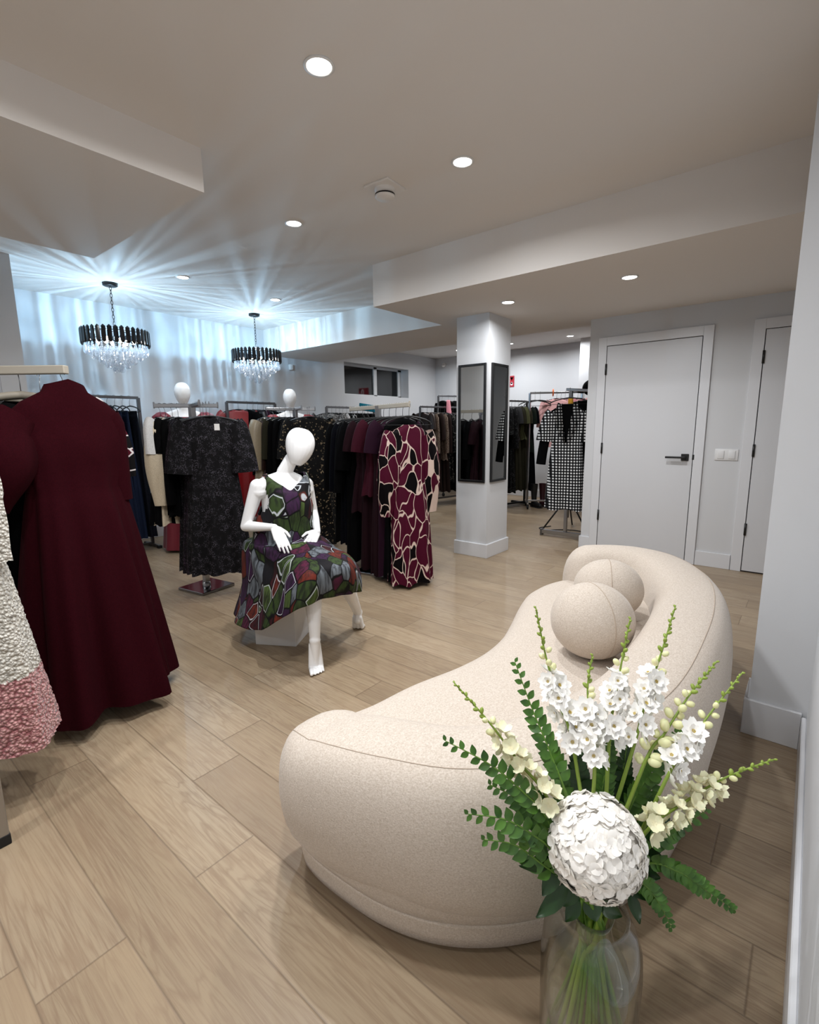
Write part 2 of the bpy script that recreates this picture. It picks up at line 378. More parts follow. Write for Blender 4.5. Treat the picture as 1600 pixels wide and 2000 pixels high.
# back: rolled rim following the outer edge
BP = [(.815, .95), (.815, .86), (.84, .74), (.895, .585), (1.01, .455), (1.18, .365), (1.42, .30), (1.75, .288), (2.08, .305), (2.38, .355), (2.62, .455), (2.79, .60), (2.825, .78), (2.77, .93)]
bp = cr([Vector((x-1.7, y-.6, 0)) for x, y in BP], 7)
HW = .152
def back_sec(p, d, ws, zt, zb=.104, lean=0.0):
    n = Vector((d.y, -d.x, 0)); out = []
    K = 36
    zc, hh = (zt+zb)/2, (zt-zb)/2
    for k in range(K):
        a = 2*math.pi*k/K; c, s = math.cos(a), math.sin(a)
        ex = .62
        u = math.copysign(abs(c)**ex, c)*HW*ws; v = math.copysign(abs(s)**(.74), s)*hh
        if v < 0: u *= 1-.10*(abs(v)/hh)
        out.append(p+n*(u)+Vector((0, 0, zc+v)))
    return out
def tang(i): return (bp[min(i+1, len(bp)-1)]-bp[max(i-1, 0)]).normalized()
ZT = .578
rings = []
L_ = len(bp)
def zt_at(i):
    f = i/(L_-1); return interp(f, [0, .08, .25, .42, .55, .9, 1], [.450, .478, .508, .548, ZT, ZT, ZT-.012])
CAPN = 9
d0, d1 = tang(0), tang(L_-1)
for k in range(CAPN):
    u = math.cos(math.pi/2*k/CAPN); q = math.sqrt(max(0, 1-u*u)); 
    rings.append(back_sec(bp[0]-d0*u*HW*.95, d0, max(.02, q), lerp(.33, zt_at(0), max(0, q)**.75), lerp(.2, .104, q)))
for i in range(L_): rings.append(back_sec(bp[i], tang(i), 1, zt_at(i)))
for k in range(CAPN-1, -1, -1):
    u = math.cos(math.pi/2*k/CAPN); q = math.sqrt(max(0, 1-u*u))
    rings.append(back_sec(bp[-1]+d1*u*HW*.95, d1, max(.02, q), lerp(.33, zt_at(L_-1), max(0, q)**.75), lerp(.2, .104, q)))
b = bmesh.new(); loft(b, rings, cap=(True, True)); backo = obj('backrest', b, BOUC, sofa)
# seams: along the outer shoulder of the back
K = 36
for kk, nm in ((7, 'seam'),):
    pts = []
    for r in rings[3:-3]:
        c = sum(r, Vector())/K; n = r[kk]
        pts.append(n+(n-c).normalized()*.0002)
    b = bmesh.new(); tube(b, pts, .0011, 6); obj(nm, b, SEAM, backo)
# ball cushions
for (x, y, z, r, sc, lab, sx) in ((1.775, .575, .533, .150, (1, 1, .93), 'round cream ball cushion in front, nearer the flowers, on the curved sofa', 12), (2.20, .65, .526, .148, (1, 1, .88), 'round cream ball cushion behind the other one, against the sofa back', -15)):
    t = thing('cushion', lab, 'cushion', (x, y, .391), R_(sx), 'ball cushions on the sofa')
    b = bmesh.new(); ball(b, (0, 0, z-.391), r, 40, 24, sc); obj('cover', b, BOUC, t)
    b = bmesh.new(); tube(b, [Vector((r*1.0*math.cos(a), 0, z-.391+r*sc[2]*math.sin(a))) for a in [R_(q) for q in range(-60, 241, 6)]], .0016, 6); obj('piping', b, SEAM, t).rotation_euler = (0, 0, R_(38))

# ------------------------------------------------------------------ vase and flowers
def f_glass(t):
    m = t.m; nt = t.t
    out = nt.nodes['Material Output']
    tr = t.n('ShaderNodeBsdfTransparent'); tr.inputs[0].default_value = (.955, .965, .955, 1)
    gl = t.n('ShaderNodeBsdfGlossy'); gl.inputs['Roughness'].default_value = .02
    fr = t.n('ShaderNodeLayerWeight'); fr.inputs['Blend'].default_value = .5
    mx = t.n('ShaderNodeMixShader'); t.l(t.math('ADD', t.math('MULTIPLY', t.math('POWER', fr.outputs['Facing'], 3.0), .9), .03), mx.inputs[0]); t.l(tr.outputs[0], mx.inputs[1]); t.l(gl.outputs[0], mx.inputs[2]); t.l(mx.outputs[0], out.inputs['Surface'])
GLASS = mat('clear_glass', (230, 235, 232), .02, fn=f_glass)
def f_bulb(t):
    f_glass(t)
    for n in t.t.nodes:
        if n.type == 'BSDF_TRANSPARENT': n.inputs[0].default_value = (.90, .94, .87, 1)
        if n.type == 'MATH' and n.operation == 'POWER': n.inputs[1].default_value = 1.7
BULBG = mat('green_tinted_glass', (215, 228, 208), .02, fn=f_bulb)
VX, VY = .822, .235
vase = thing('vase', 'clear glass vase with a round inner bulb standing beside the sofa, holding the flowers', 'vase', (VX, VY, 0))
b = bmesh.new()
lathe(b, [(.001, .004), (.080, .004), (.086, .008), (.088, .02), (.090, .10), (.092, .24), (.089, .285), (.078, .318), (.064, .334), (.060, .345), (.064, .350), (.0625, .351), (.058, .345), (.062, .333), (.076, .316), (.087, .283), (.0895, .24), (.0875, .10), (.085, .022), (.080, .012), (.001, .012)], 48)
obj('outer_glass', b, GLASS, vase)
b = bmesh.new()
lathe(b, [(.001, .060), (.03, .062), (.056, .074), (.076, .105), (.084, .145), (.082, .185), (.068, .235), (.046, .275), (.036, .305), (.034, .33), (.038, .347), (.0365, .347), (.0325, .33), (.0345, .305), (.0445, .275)], 48); obj('inner_bulb', b, BULBG, vase)
# tracing helper for things seen against the light: a point on the picture's ray at a given distance from the lens plane
def at(px, py, zc):
    d = Fv + R2*((px-800)/959.46) - U2*((py-1000)/959.46)
    return Vector((0, 0, 1.25)) + d*zc
def f_leaf(t):
    c = t.coord(); n = t.n('ShaderNodeTexNoise', i_Scale=35.0); t.l(c, n.inputs[0])
    t.l(t.ramp(n.outputs[0], [(.3, lin((40, 78, 22))), (.7, lin((80, 124, 40)))]), t.b.inputs['Base Color'])
LEAF = mat('sprig_leaf_green', (62, 102, 32), .45, fn=f_leaf)
DARKLEAF = mat('broad_leaf_green', (30, 62, 22), .35)
STEM = mat('flower_stem_green', (92, 128, 44), .5)
STEMY = mat('spike_stem_green', (126, 150, 56), .5)
BUD = mat('flower_bud_cream', (232, 230, 178), .5, Subsurface_Weight=.1)
BUDG = mat('flower_bud_green', (138, 158, 62), .5)
PETAL = mat('white_petal', (252, 250, 245), .55)
PETALC = mat('cream_petal', (240, 234, 200), .55, Subsurface_Weight=.15)
HYD = mat('hydrangea_petal', (253, 249, 242), .6)
rnd = random.Random(5)
def petal(b, M, L, W, cup=.25, n=4):
    rows = []
    for i in range(n+1):
        t = i/n; w = W*math.sin(math.pi*(.12+.80*t))**.8; z = cup*L*t*t
        rows.append([M @ Vector((-w, L*t, z+.25*w)), M @ Vector((0, L*t*(1.0 if t < 1 else .95), z)), M @ Vector((w, L*t, z+.25*w))])
    loft(b, rows, closed=False)
def align(d, spin=0):
    d = Vector(d).normalized(); return d.to_track_quat('Z', 'Y').to_matrix().to_4x4() @ Matrix.Rotation(spin, 4, 'Z')
def blossom_mesh(n, L, W, cup):
    b = bmesh.new()
    for k in range(n): petal(b, Matrix.Rotation(2*math.pi*k/n, 4, 'Z') @ Matrix.Rotation(R_(12), 4, 'X'), L, W, cup)
    if n > 6:
        for k in range(5): petal(b, Matrix.Rotation(2*math.pi*(k+.5)/5, 4, 'Z') @ Matrix.Rotation(R_(40), 4, 'X'), L*.6, W*.7, cup)
    me = bpy.data.meshes.new('blossom'); b.to_mesh(me); b.free()
    for p in me.polygons: p.use_smooth = True
    return me
def simple_mesh(fn, m, nm):
    b = bmesh.new(); fn(b); me = bpy.data.meshes.new(nm); b.to_mesh(me); b.free(); me.materials.append(m)
    for p in me.polygons: p.use_smooth = True
    return me
BLM = blossom_mesh(7, .024, .0085, .15); BLM.materials.append(PETAL)
BLC = blossom_mesh(5, .014, .0065, .5); BLC.materials.append(PETALC)
def f_eye(b): 
    for k in range(5): ball(b, (.002*math.cos(k*1.26), .002*math.sin(k*1.26), .004), .0012, 6, 4)
EYEM = simple_mesh(f_eye, mat('stamen_ochre', (196, 170, 70), .6), 'stamens')
BUDM = simple_mesh(lambda b: ball(b, (0, 0, .006), .0058, 10, 8, (1, 1, 1.35)), BUD, 'bud')
BUDGM = simple_mesh(lambda b: ball(b, (0, 0, .0045), .0034, 8, 6, (1, 1, 1.6)), BUDG, 'bud')
def inst(nm, me, M, parent):
    o = bpy.data.objects.new(nm, me); COL.objects.link(o); o.parent = parent; o.matrix_local = M; return o
NECK = at(1160, 1790, .93)
def stem_path(pts, zcs):
    P = [at(x, y, z) for (x, y), z in zip(pts, zcs)]
    P.append(NECK+Vector((rnd.uniform(-.022, .022), rnd.uniform(-.022, .022), .012)))
    a = rnd.uniform(0, 6.28); rr = rnd.uniform(.045, .068)
    P.append(Vector((VX+.022*math.cos(a), VY+.022*math.sin(a), .25)))
    P.append(Vector((VX+rr*math.cos(a), VY+rr*math.sin(a), .09)))
    a2 = a; P.append(Vector((VX+.076*math.cos(a2), VY+.076*math.sin(a2), .022)))
    return P
def spike(label, pts, zcs, kind, blossoms, density=1.0):
    """kind: white | cream; pts: picture trace from tip to the bottom of the flowering part"""
    P = stem_path(pts, zcs)
    t = thing('flower_spike', label, 'flower', P[-1], 0, 'flower spikes in the vase'); o0 = P[-1]
    c = cr([p-o0 for p in P], 8); nfl = (len(pts)-1)*8
    n = len(c)
    rr = [lerp(.0012, .0030, min(1, i/nfl)) if i < nfl else lerp(.0032, .0048, min(1, (i-nfl)/8)) for i in range(n)]
    b = bmesh.new(); tube(b, c, rr, 7); obj('stem', b, STEMY, t)
    # arc lengths of the flowering part
    fl = c[:nfl+1]; S = [0]
    for a, q in zip(fl, fl[1:]): S.append(S[-1]+(q-a).length)
    T = S[-1]; s = .004; k = 0
    while s < T:
        i = max(0, min(nfl-1, int(np.searchsorted(S, s)-1))); f = (s-S[i])/max(1e-6, S[i+1]-S[i]); p = fl[i].lerp(fl[i+1], f)
        dr = (fl[i]-fl[i+1]).normalized(); u, v = frame(dr); a = k*2.399+rnd.uniform(-.3, .3)
        q = s/T
        side = (u*math.cos(a)+v*math.sin(a)+dr*lerp(1.1, .35, q)).normalized()
        if q < .34:
            sc = lerp(.55, 1.25, q/.34); M = Matrix.Translation(p) @ align(side) @ Matrix.Scale(sc, 4); inst('bud', BUDGM, M, t); s += lerp(.0055, .010, q/.34)/density
        elif q < (.50 if kind == 'white' else .44) or not blossoms:
            sc = lerp(.85, 1.45, min(1, (q-.34)/.3)); st = .006
            pp = p+side*st
            if kind == 'cream' and q > .5: M = Matrix.Translation(pp) @ align(side, rnd.uniform(0, 6)) @ Matrix.Scale(rnd.uniform(.75, 1.05), 4); inst('blossom', BLC, M, t)
            else: M = Matrix.Translation(pp) @ align(side) @ Matrix.Scale(sc, 4); inst('bud', BUDM, M, t)
            s += .0115/density
        else:
            pp = p+side*.012; toward = (side+(-Fv)*.9).normalized()
            sc = rnd.uniform(.8, 1.1)
            if kind == 'white':
                M = Matrix.Translation(pp) @ align(toward, rnd.uniform(0, 6)) @ Matrix.Scale(sc, 4); o = inst('blossom', BLM, M, t); inst('stamens', EYEM, Matrix(), o); s += .0105/density
            else:
                M = Matrix.Translation(pp) @ align(side, rnd.uniform(0, 6)) @ Matrix.Scale(sc*1.3, 4); inst('blossom', BLC, M, t); s += .0058/density
        k += 1
    return t
spike('leftmost tall flower spike, leaning left with cream florets', [(885, 1331), (955, 1410), (1015, 1490), (1075, 1570)], [.92, .90, .88, .87], 'cream', True)
spike('upright flower spike second from the left, with white open blossoms', [(1046, 1184), (1066, 1280), (1090, 1370), (1120, 1460)], [.95, .95, .93, .90], 'white', True)
spike('short green budded spike in the middle of the bouquet above the hydrangea', [(1158, 1277), (1148, 1345), (1155, 1420), (1162, 1490)], [.93, .92, .90, .88], 'white', True)
spike('flower spike right of the middle, in front of the ball cushion', [(1232, 1205), (1215, 1290), (1200, 1375), (1190, 1450)], [.96, .95, .93, .90], 'white', True)
spike('tall flower spike reaching highest on the right, with white blossoms', [(1320, 1182), (1292, 1275), (1262, 1365), (1240, 1450)], [.96, .95, .93, .90], 'white', True)
spike('green tipped spike leaning right in front of the sofa back', [(1402, 1290), (1345, 1360), (1300, 1430), (1255, 1500)], [.95, .93, .91, .89], 'white', False, 1.2)
spike('right leaning spike with large cream buds and white blossoms', [(1452, 1312), (1390, 1390), (1340, 1460), (1295, 1535)], [.92, .91, .89, .87], 'white', True, .85)
spike('lowest spike reaching far right, with cream florets', [(1516, 1482), (1415, 1520), (1330, 1572), (1262, 1625)], [.90, .89, .87, .86], 'cream', True)
def leafM(b, M, L, W):
    rows = []
    for i in range(6):
        t = i/5; w = W*math.sin(math.pi*min(1, t*.93+.04))**.9*(1.15-.35*t); rows.append([M @ Vector((-w, L*t, .18*w)), M @ Vector((0, L*t, -.06*L*t*t)), M @ Vector((w, L*t, .18*w))])
    loft(b, rows, closed=False)
def sprig(label, pts, zcs, n=22, L=.024, W=.008):
    P = stem_path(pts, zcs); o0 = P[-1]
    t = thing('greenery_sprig', label, 'foliage', o0, 0, 'greenery sprigs in the vase')
    c = cr([p-o0 for p in P], 8); b = bmesh.new(); tube(b, c, [lerp(.0008, .0022, min(1, i/24)) if i < 24 else .0036 for i in range(len(c))], 6); obj('stem', b, STEM, t)
    nfl = (len(pts)-1)*8; b = bmesh.new()
    for k in range(n):
        f = k/n; i = f*nfl; i0 = int(i); p = c[i0].lerp(c[i0+1], i-i0); dr = (c[i0]-c[i0+1]).normalized()
        sd = dr.cross(Fv).normalized()*(1 if k % 2 else -1)
        d = (sd+dr*.75+(-Fv)*rnd.uniform(-.2, .4)).normalized(); nrm = (-Fv+Vector((rnd.uniform(-.4, .4), rnd.uniform(-.4, .4), .4))).normalized()
        x = d.cross(nrm).normalized(); nrm = x.cross(d); M = Matrix.Translation(p) @ Matrix((x, d, nrm)).transposed().to_4x4()
        s = lerp(.45, 1.1, min(1, f*2.2)); leafM(b, M, L*s, W*s)
    obj('leaves', b, LEAF, t); return t
sprig('leafy sprig reaching far left, level with the sofa back edge', [(870, 1447), (955, 1492), (1020, 1545), (1075, 1610)], [.89, .87, .86, .87], 26)
sprig('upright leafy sprig between the two left flower spikes', [(1006, 1293), (1040, 1385), (1075, 1470), (1105, 1550)], [.97, .95, .92, .90], 30)
sprig('leafy sprig pointing left, just left of the hydrangea', [(914, 1590), (985, 1600), (1040, 1630), (1085, 1670)], [.86, .85, .85, .87], 20, .027, .0085)
sprig('lowest leafy sprig pointing left beside the hydrangea', [(946, 1640), (1005, 1650), (1055, 1685), (1100, 1720)], [.85, .85, .86, .88], 18, .027, .009)
sprig('short leafy sprig pointing left above two others', [(958, 1533), (1010, 1560), (1050, 1600), (1090, 1650)], [.88, .87, .87, .88], 22)
sprig('long leafy sprig drooping to the lower right', [(1434, 1776), (1375, 1735), (1320, 1700), (1255, 1690)], [.86, .86, .86, .88], 34, .02, .007)
sprig('small leafy sprig right of the hydrangea', [(1380, 1583), (1335, 1612), (1300, 1635), (1255, 1670)], [.88, .88, .87, .88], 18)
sprig('leafy sprig hanging down right of the vase neck', [(1312, 1812), (1285, 1760), (1255, 1725), (1215, 1710)], [.86, .86, .87, .89], 26, .02, .007)
sprig('dense leafy sprig behind the right white blossoms', [(1330, 1420), (1290, 1480), (1250, 1540), (1220, 1600)], [.96, .95, .93, .92], 34)
sprig('dense leafy sprig behind the hydrangea top', [(1195, 1440), (1185, 1490), (1175, 1550), (1165, 1620)], [.96, .95, .94, .93], 34)
sprig('dense leafy sprig left behind the hydrangea', [(1085, 1470), (1095, 1530), (1105, 1590), (1120, 1650)], [.94, .93, .92, .92], 34)
sprig('thick leafy sprig right behind the hydrangea', [(1285, 1500), (1265, 1560), (1240, 1620), (1210, 1680)], [.95, .94, .93, .92], 34)
for lab_, pts_ in (('dark sprig filling the bouquet left of the middle spike', [(1125, 1450), (1130, 1510), (1140, 1570), (1150, 1640)]), ('dark sprig filling the bouquet right of the middle spike', [(1225, 1455), (1215, 1515), (1205, 1575), (1190, 1640)]), ('dark sprig behind the left edge of the hydrangea', [(1060, 1560), (1080, 1600), (1100, 1650), (1125, 1700)]), ('dark sprig behind the right edge of the hydrangea', [(1300, 1600), (1275, 1640), (1250, 1680), (1215, 1720)]), ('dark sprig just under the left cream florets', [(1030, 1590), (1060, 1620), (1090, 1660), (1120, 1700)])):
    o_ = sprig(lab_, pts_, [.97, .96, .95, .94], 40, .026, .010)
    for c_ in o_.children:
        if c_.name.startswith('leaves'): c_.data.materials.clear(); c_.data.materials.append(DARKLEAF)
def broad(label, base, zb, leaves):
    P = stem_path([base], [zb]); o0 = P[-1]
    t = thing('leaf_stalk', label, 'foliage', o0, 0, 'broad leaf stalks in the vase')
    c = cr([p-o0 for p in P], 8); b = bmesh.new(); tube(b, c, .0036, 6); obj('stem', b, STEM, t)
    for (x0, y0), (x1, y1), z0, z1, W in leaves:
        a = at(x0, y0, z0)-o0; e = at(x1, y1, z1)-o0; d = (e-a); L = d.length; d.normalize()
        nrm = (-Fv+Vector((0, 0, .3))).normalized(); x = d.cross(nrm).normalized(); nrm = x.cross(d)
        b = bmesh.new(); leafM(b, Matrix.Translation(a) @ Matrix((x, d, nrm)).transposed().to_4x4(), L, W); bmesh.ops.subdivide_edges(b, edges=b.edges[:], cuts=1, use_grid_fill=True)
        obj('leaf', b, DARKLEAF, t)
broad('broad dark leaves spreading to the lower left under the hydrangea', (1110, 1700), .9, [((1110, 1730), (1048, 1792), .88, .85, .016), ((1085, 1680), (1016, 1692), .88, .85, .014), ((1090, 1690), (1060, 1750), .88, .86, .016), ((1110, 1670), (1065, 1700), .89, .87, .02)])
broad('broad dark leaves hanging under the hydrangea over the vase neck', (1165, 1740), .9, [((1130, 1750), (1105, 1800), .9, .87, .016), ((1170, 1760), (1215, 1790), .9, .87, .016), ((1230, 1740), (1250, 1805), .89, .86, .011), ((1150, 1750), (1165, 1800), .9, .88, .018), ((1120, 1720), (1100, 1770), .9, .88, .02)])
broad('broad dark leaves to the right under the hydrangea', (1220, 1690), .91, [((1225, 1690), (1290, 1715), .9, .87, .018), ((1230, 1660), (1300, 1680), .9, .88, .018), ((1235, 1630), (1290, 1640), .9, .89, .016), ((1220, 1710), (1275, 1760), .9, .87, .016)])
# hydrangea
hc = at(1163, 1650, .855)
P = [hc, NECK+Vector((0, 0, .0)), Vector((VX, VY, .2)), Vector((VX+.03, VY-.03, .03))]
ht = thing('hydrangea', 'big round white hydrangea bloom at the front of the bouquet', 'flower', P[-1]); o0 = P[-1]
b = bmesh.new(); tube(b, cr([p-o0 for p in P], 8), .004, 8); obj('stem', b, STEM, ht)
b = bmesh.new(); RH = .079
N_ = 330
for k in range(N_):
    z = 1-2*(k+.5)/N_; r = math.sqrt(1-z*z); a = k*2.39996; nd = Vector((r*math.cos(a), r*math.sin(a), z))
    if nd.dot(-Fv) < -.55: continue
    nd = (nd+Vector((rnd.uniform(-.12, .12), rnd.uniform(-.12, .12), rnd.uniform(-.12, .12)))).normalized()
    p = Vector((nd.x*RH, nd.y*RH, nd.z*RH*1.0))*rnd.uniform(.90, 1.02)
    Mb = Matrix.Translation(hc-o0+p) @ align(nd, rnd.uniform(0, 6))
    for q in range(4): petal(b, Mb @ Matrix.Rotation(q*math.pi/2, 4, 'Z') @ Matrix.Rotation(R_(rnd.uniform(4, 24)), 4, 'X'), rnd.uniform(.0135, .0165), rnd.uniform(.0092, .0112), -.22, 6)
obj('petals', b, HYD, ht)
b = bmesh.new(); ball(b, hc-o0, RH*.94, 24, 16, (1, 1, 1.0)); obj('bloom_core', b, HYD, ht)
# ------------------------------------------------------------------ mannequins
MANN = mat('mannequin_white_gloss', (238, 238, 238), .22, spec=.5)
def rcone(b, p0, p1, r0, r1, seg=16, s0=(1, 1), u=None):
    """rounded cone between two points, closed"""
    p0, p1 = Vector(p0), Vector(p1); d = p1-p0; L = d.length
    if L < 1e-6: d = Vector((0, 0, 1))
    d.normalize(); uu, vv = frame(d)
    if u is not None: uu = (Vector(u)-d*Vector(u).dot(d)).normalized(); vv = d.cross(uu)
    rings = []
    for k in range(1, 7): a = math.pi/2*(1-k/6); rings.append((p0-d*r0*math.sin(a)*1.0, r0*math.cos(a) if k < 6 else r0))
    for k in range(0, 6): a = math.pi/2*k/6; rings.append((p1+d*r1*math.sin(a), r1*math.cos(a)))
    loft(b, [[p+(uu*math.cos(2*math.pi*k/seg)*s0[0]+vv*math.sin(2*math.pi*k/seg)*s0[1])*r for k in range(seg)] for p, r in rings], cap=(True, True))
def chain(b, pts, rs, **k):
    for i in range(len(pts)-1): rcone(b, pts[i], pts[i+1], rs[i], rs[i+1], **k)
def remesh(b, name, m, parent, voxel=.006, smooth=6):
    bmesh.ops.recalc_face_normals(b, faces=b.faces[:])
    o = obj(name, b, None); md = o.modifiers.new('r', 'REMESH'); md.mode = 'VOXEL'; md.voxel_size = voxel
    sm = o.modifiers.new('s', 'SMOOTH'); sm.iterations = smooth; sm.factor = .5
    dg = bpy.context.evaluated_depsgraph_get(); me = bpy.data.meshes.new_from_object(o.evaluated_get(dg))
    bpy.data.objects.remove(o); me.materials.clear(); me.materials.append(m)
    for p in me.polygons: p.use_smooth = True
    o = bpy.data.objects.new(name, me); COL.objects.link(o); o.parent = parent; return o
def egg_head(b, c, up, fwd, H):
    """featureless egg head of height H: full cranium, tapering to the chin"""
    up = up.normalized(); fwd = (fwd-up*fwd.dot(up)).normalized(); sd = up.cross(fwd); rings = []; n = 20
    for k in range(1, 24):
        t = k/24; z = -.5+t     # -.5 chin .. .5 crown
        r = math.sqrt(max(0, 1-(2*t-1)**2))
        wx = r*H*.355*(.74+.30*t+.04*math.sin(t*math.pi)); wy = r*H*.42*(.66+.42*t)
        off = fwd*(H*.075*(1-t)-H*.02)
        rings.append([c+up*z*H+off+sd*wx*math.cos(2*math.pi*i/n)+fwd*wy*math.sin(2*math.pi*i/n) for i in range(n)])
    loft(b, rings, cap=(True, True))
def hand(b, wrist, d, palm_n, side, L=.165, curl=.35, spread=.06):
    """wrist -> fingers along d; palm_n palm normal; side points to the thumb"""
    d = d.normalized(); side = (side-d*side.dot(d)).normalized(); pn = d.cross(side)
    if pn.dot(palm_n) < 0: pn = -pn
    k0 = wrist+d*L*.45
    for j, (o, ln) in enumerate(((.026, .40), (.009, .45), (-.008, .42), (-.024, .33))):
        kn = k0+side*o; rcone(b, wrist+side*o*.55+d*.012, kn, .0115, .0095)
        dd = (d+side*o*spread*20).normalized(); p = kn; a = curl*.4; r = .0078 if j < 3 else .0068
        for seg_, f in enumerate((.45, .32, .23)):
            dir_ = (dd*math.cos(a)+pn*math.sin(a)).normalized(); q = p+dir_*L*ln*f*1.25
            rcone(b, p, q, r, r*.9, seg=10); p = q; a += curl; r *= .9
    tb = wrist+d*L*.12+side*.022; t1 = tb+(d*.75+side*.6+pn*.25).normalized()*L*.24; t2 = t1+(d*.95+side*.2+pn*.25).normalized()*L*.18
    chain(b, [wrist+d*.01, tb, t1, t2], [.013, .0115, .009, .007], seg=10)
def foot(b, ankle, toe, out, r=.03):
    """arched foot standing on its toes"""
    ankle, toe = Vector(ankle), Vector(toe); d = (toe-ankle); dh = Vector((d.x, d.y, 0)).normalized(); sd = Vector((-dh.y, dh.x, 0))
    if sd.dot(Vector(out)) < 0: sd = -sd
    heel = ankle-dh*.022+Vector((0, 0, -.045)); ballp = Vector((toe.x, toe.y, .018))-dh*.06
    rcone(b, ankle, heel, .030, .023); 
    for o in (-.020, 0, .020): rcone(b, heel.lerp(ankle, .35)+sd*o*.5, ballp+sd*o*1.25, .022, .0155)
    rcone(b, ankle, ballp+Vector((0, 0, .022)), .028, .017)
    for o, L, rr in ((-.031, .060, .0115), (-.0125, .056, .0080), (.0035, .050, .0076), (.0185, .043, .0072), (.032, .034, .0068)):
        p = ballp+sd*o*.85; q = p+dh*L*.55+sd*o*.12+Vector((0, 0, .003)); e = p+dh*L+sd*o*.18; e.z = rr+.001
        chain(b, [p, q, e], [rr*1.1, rr*1.0, rr*.85], seg=10)
# display box
bx = thing('display_box', 'white square display box that the seated mannequin sits on', 'display box', (1.70, 2.385, 0), R_(-59.7))
PLW = mat('plinth_white', (216, 216, 216), .45)
b = bmesh.new(); box(b, -.125, -.125, 0, .125, .125, .415, .003); obj('body', b, PLW, bx, False)
# seated mannequin, traced joints
mq = thing('seated_mannequin', 'white faceless mannequin sitting on a white box in a colourful leaf print dress', 'mannequin', (1.70, 2.38, .415))
o0 = Vector((1.70, 2.38, .415))
S_ = Vector((.94, -.34, 0)); F_ = Vector((-.34, -.94, 0)); UP = Vector((0, 0, 1))
PEL = Vector((1.70, 2.37, .50)); NB = at(556, 922, 2.80); LS = at(503, 950, 2.71); RS = at(598, 946, 2.89)
CH = NB+Vector((0, 0, -.12))+F_*.0; WA = PEL.lerp(CH, .45)+Vector((0, 0, .0))
EL, WL = at(480, 1028, 2.74), at(536, 1030, 2.62)
ER, WR = at(612, 1000, 3.0), at(620, 1038, 2.80)
K1, A1, T1 = at(612, 1122, 2.56), at(615, 1250, 2.55), Vector((1.512, 1.853, .008))
K2, A2, T2 = at(664, 1108, 2.66), at(699, 1196, 3.08), Vector((2.112, 2.140, .008))
H1, H2 = PEL-S_*.085, PEL+S_*.085
b = bmesh.new()
def torso_ring(c, w, d, n=24): return [c-o0+S_*w*math.cos(2*math.pi*k/n)+F_*d*math.sin(2*math.pi*k/n) for k in range(n)]
loft(b, [torso_ring(PEL-UP*.08, .10, .08), torso_ring(PEL-UP*.05, .155, .115), torso_ring(PEL+UP*.02, .165, .12), torso_ring(PEL.lerp(WA, .6), .14, .10), torso_ring(WA+UP*.02, .118, .085), torso_ring(WA.lerp(CH, .6), .128, .092), torso_ring(CH, .140, .10), torso_ring(CH+UP*.05, .138, .085), torso_ring(CH+UP*.09, .10, .06), torso_ring(CH+UP*.115, .05, .045)], cap=(True, True))
for s in (-.058, .058): ball(b, CH-o0-UP*.045+F_*.042+S_*s, .046, sc=(1, 1, 1.05))
for sh, sg_ in ((LS, -1), (RS, 1)): chain(b, [NB-o0-UP*.03+S_*sg_*.03, NB.lerp(sh, .6)-o0-UP*.005, sh-o0-UP*.012], [.036, .036, .042]); chain(b, [CH-o0+S_*sg_*.08+UP*.03-F_*.012, sh-o0-UP*.03], [.046, .043])
HD = at(584, 873, 2.755)
HU = (at(594, 838, 2.765)-at(577, 906, 2.745)).normalized()
chain(b, [NB-o0-UP*.05, NB-o0, (NB.lerp(HD, .5)-o0)-F_*.012, HD-o0-HU*.05-F_*.012], [.052, .044, .038, .040])
egg_head(b, HD-o0, HU, (F_*.75+S_*.75-UP*.2), .222)
chain(b, [LS-o0, LS.lerp(EL, .5)-o0, EL-o0], [.042, .036, .029]); chain(b, [EL-o0, EL.lerp(WL, .3)-o0, WL-o0], [.029, .029, .0185])
chain(b, [RS-o0, RS.lerp(ER, .5)-o0, ER-o0], [.042, .035, .028]); chain(b, [ER-o0, ER.lerp(WR, .35)-o0, WR-o0], [.028, .028, .0185])
hand(b, WL-o0, at(556, 1068, 2.56)-WL, -F_*.2-UP, (S_*.6-UP*.1+F_*.3), curl=.28)
hand(b, WR-o0, at(597, 1074, 2.70)-WR, -UP-F_*.2, (-S_*.8+F_*.1+UP*.2), curl=.28)
for h, k, a, t_, out in ((H1, K1, A1, T1, -S_), (H2, K2, A2, T2, S_)):
    chain(b, [h-o0-UP*.0, h.lerp(k, .45)-o0+UP*.012, k-o0], [.085, .072, .053])
    calf = k.lerp(a, .32)+(-F_)*.014
    chain(b, [k-o0, calf-o0, k.lerp(a, .72)-o0, a-o0], [.050, .050, .034, .027])
    foot(b, a-o0, t_-o0+Vector((0, 0, .415)) if False else t_-o0, out) if False else None
FT = bmesh.new()
# feet are built in floor coordinates, then shifted into the mannequin's frame
fb = bmesh.new(); foot(fb, A1, T1, S_); foot(fb, A2, T2, Vector((.6, -.8, 0)))
for v in fb.verts: v.co -= o0
tmp = bpy.data.meshes.new('t'); fb.to_mesh(tmp); b.from_mesh(tmp); fb.free(); FT.free()
remesh(b, 'body', MANN, mq, .0034, 4)

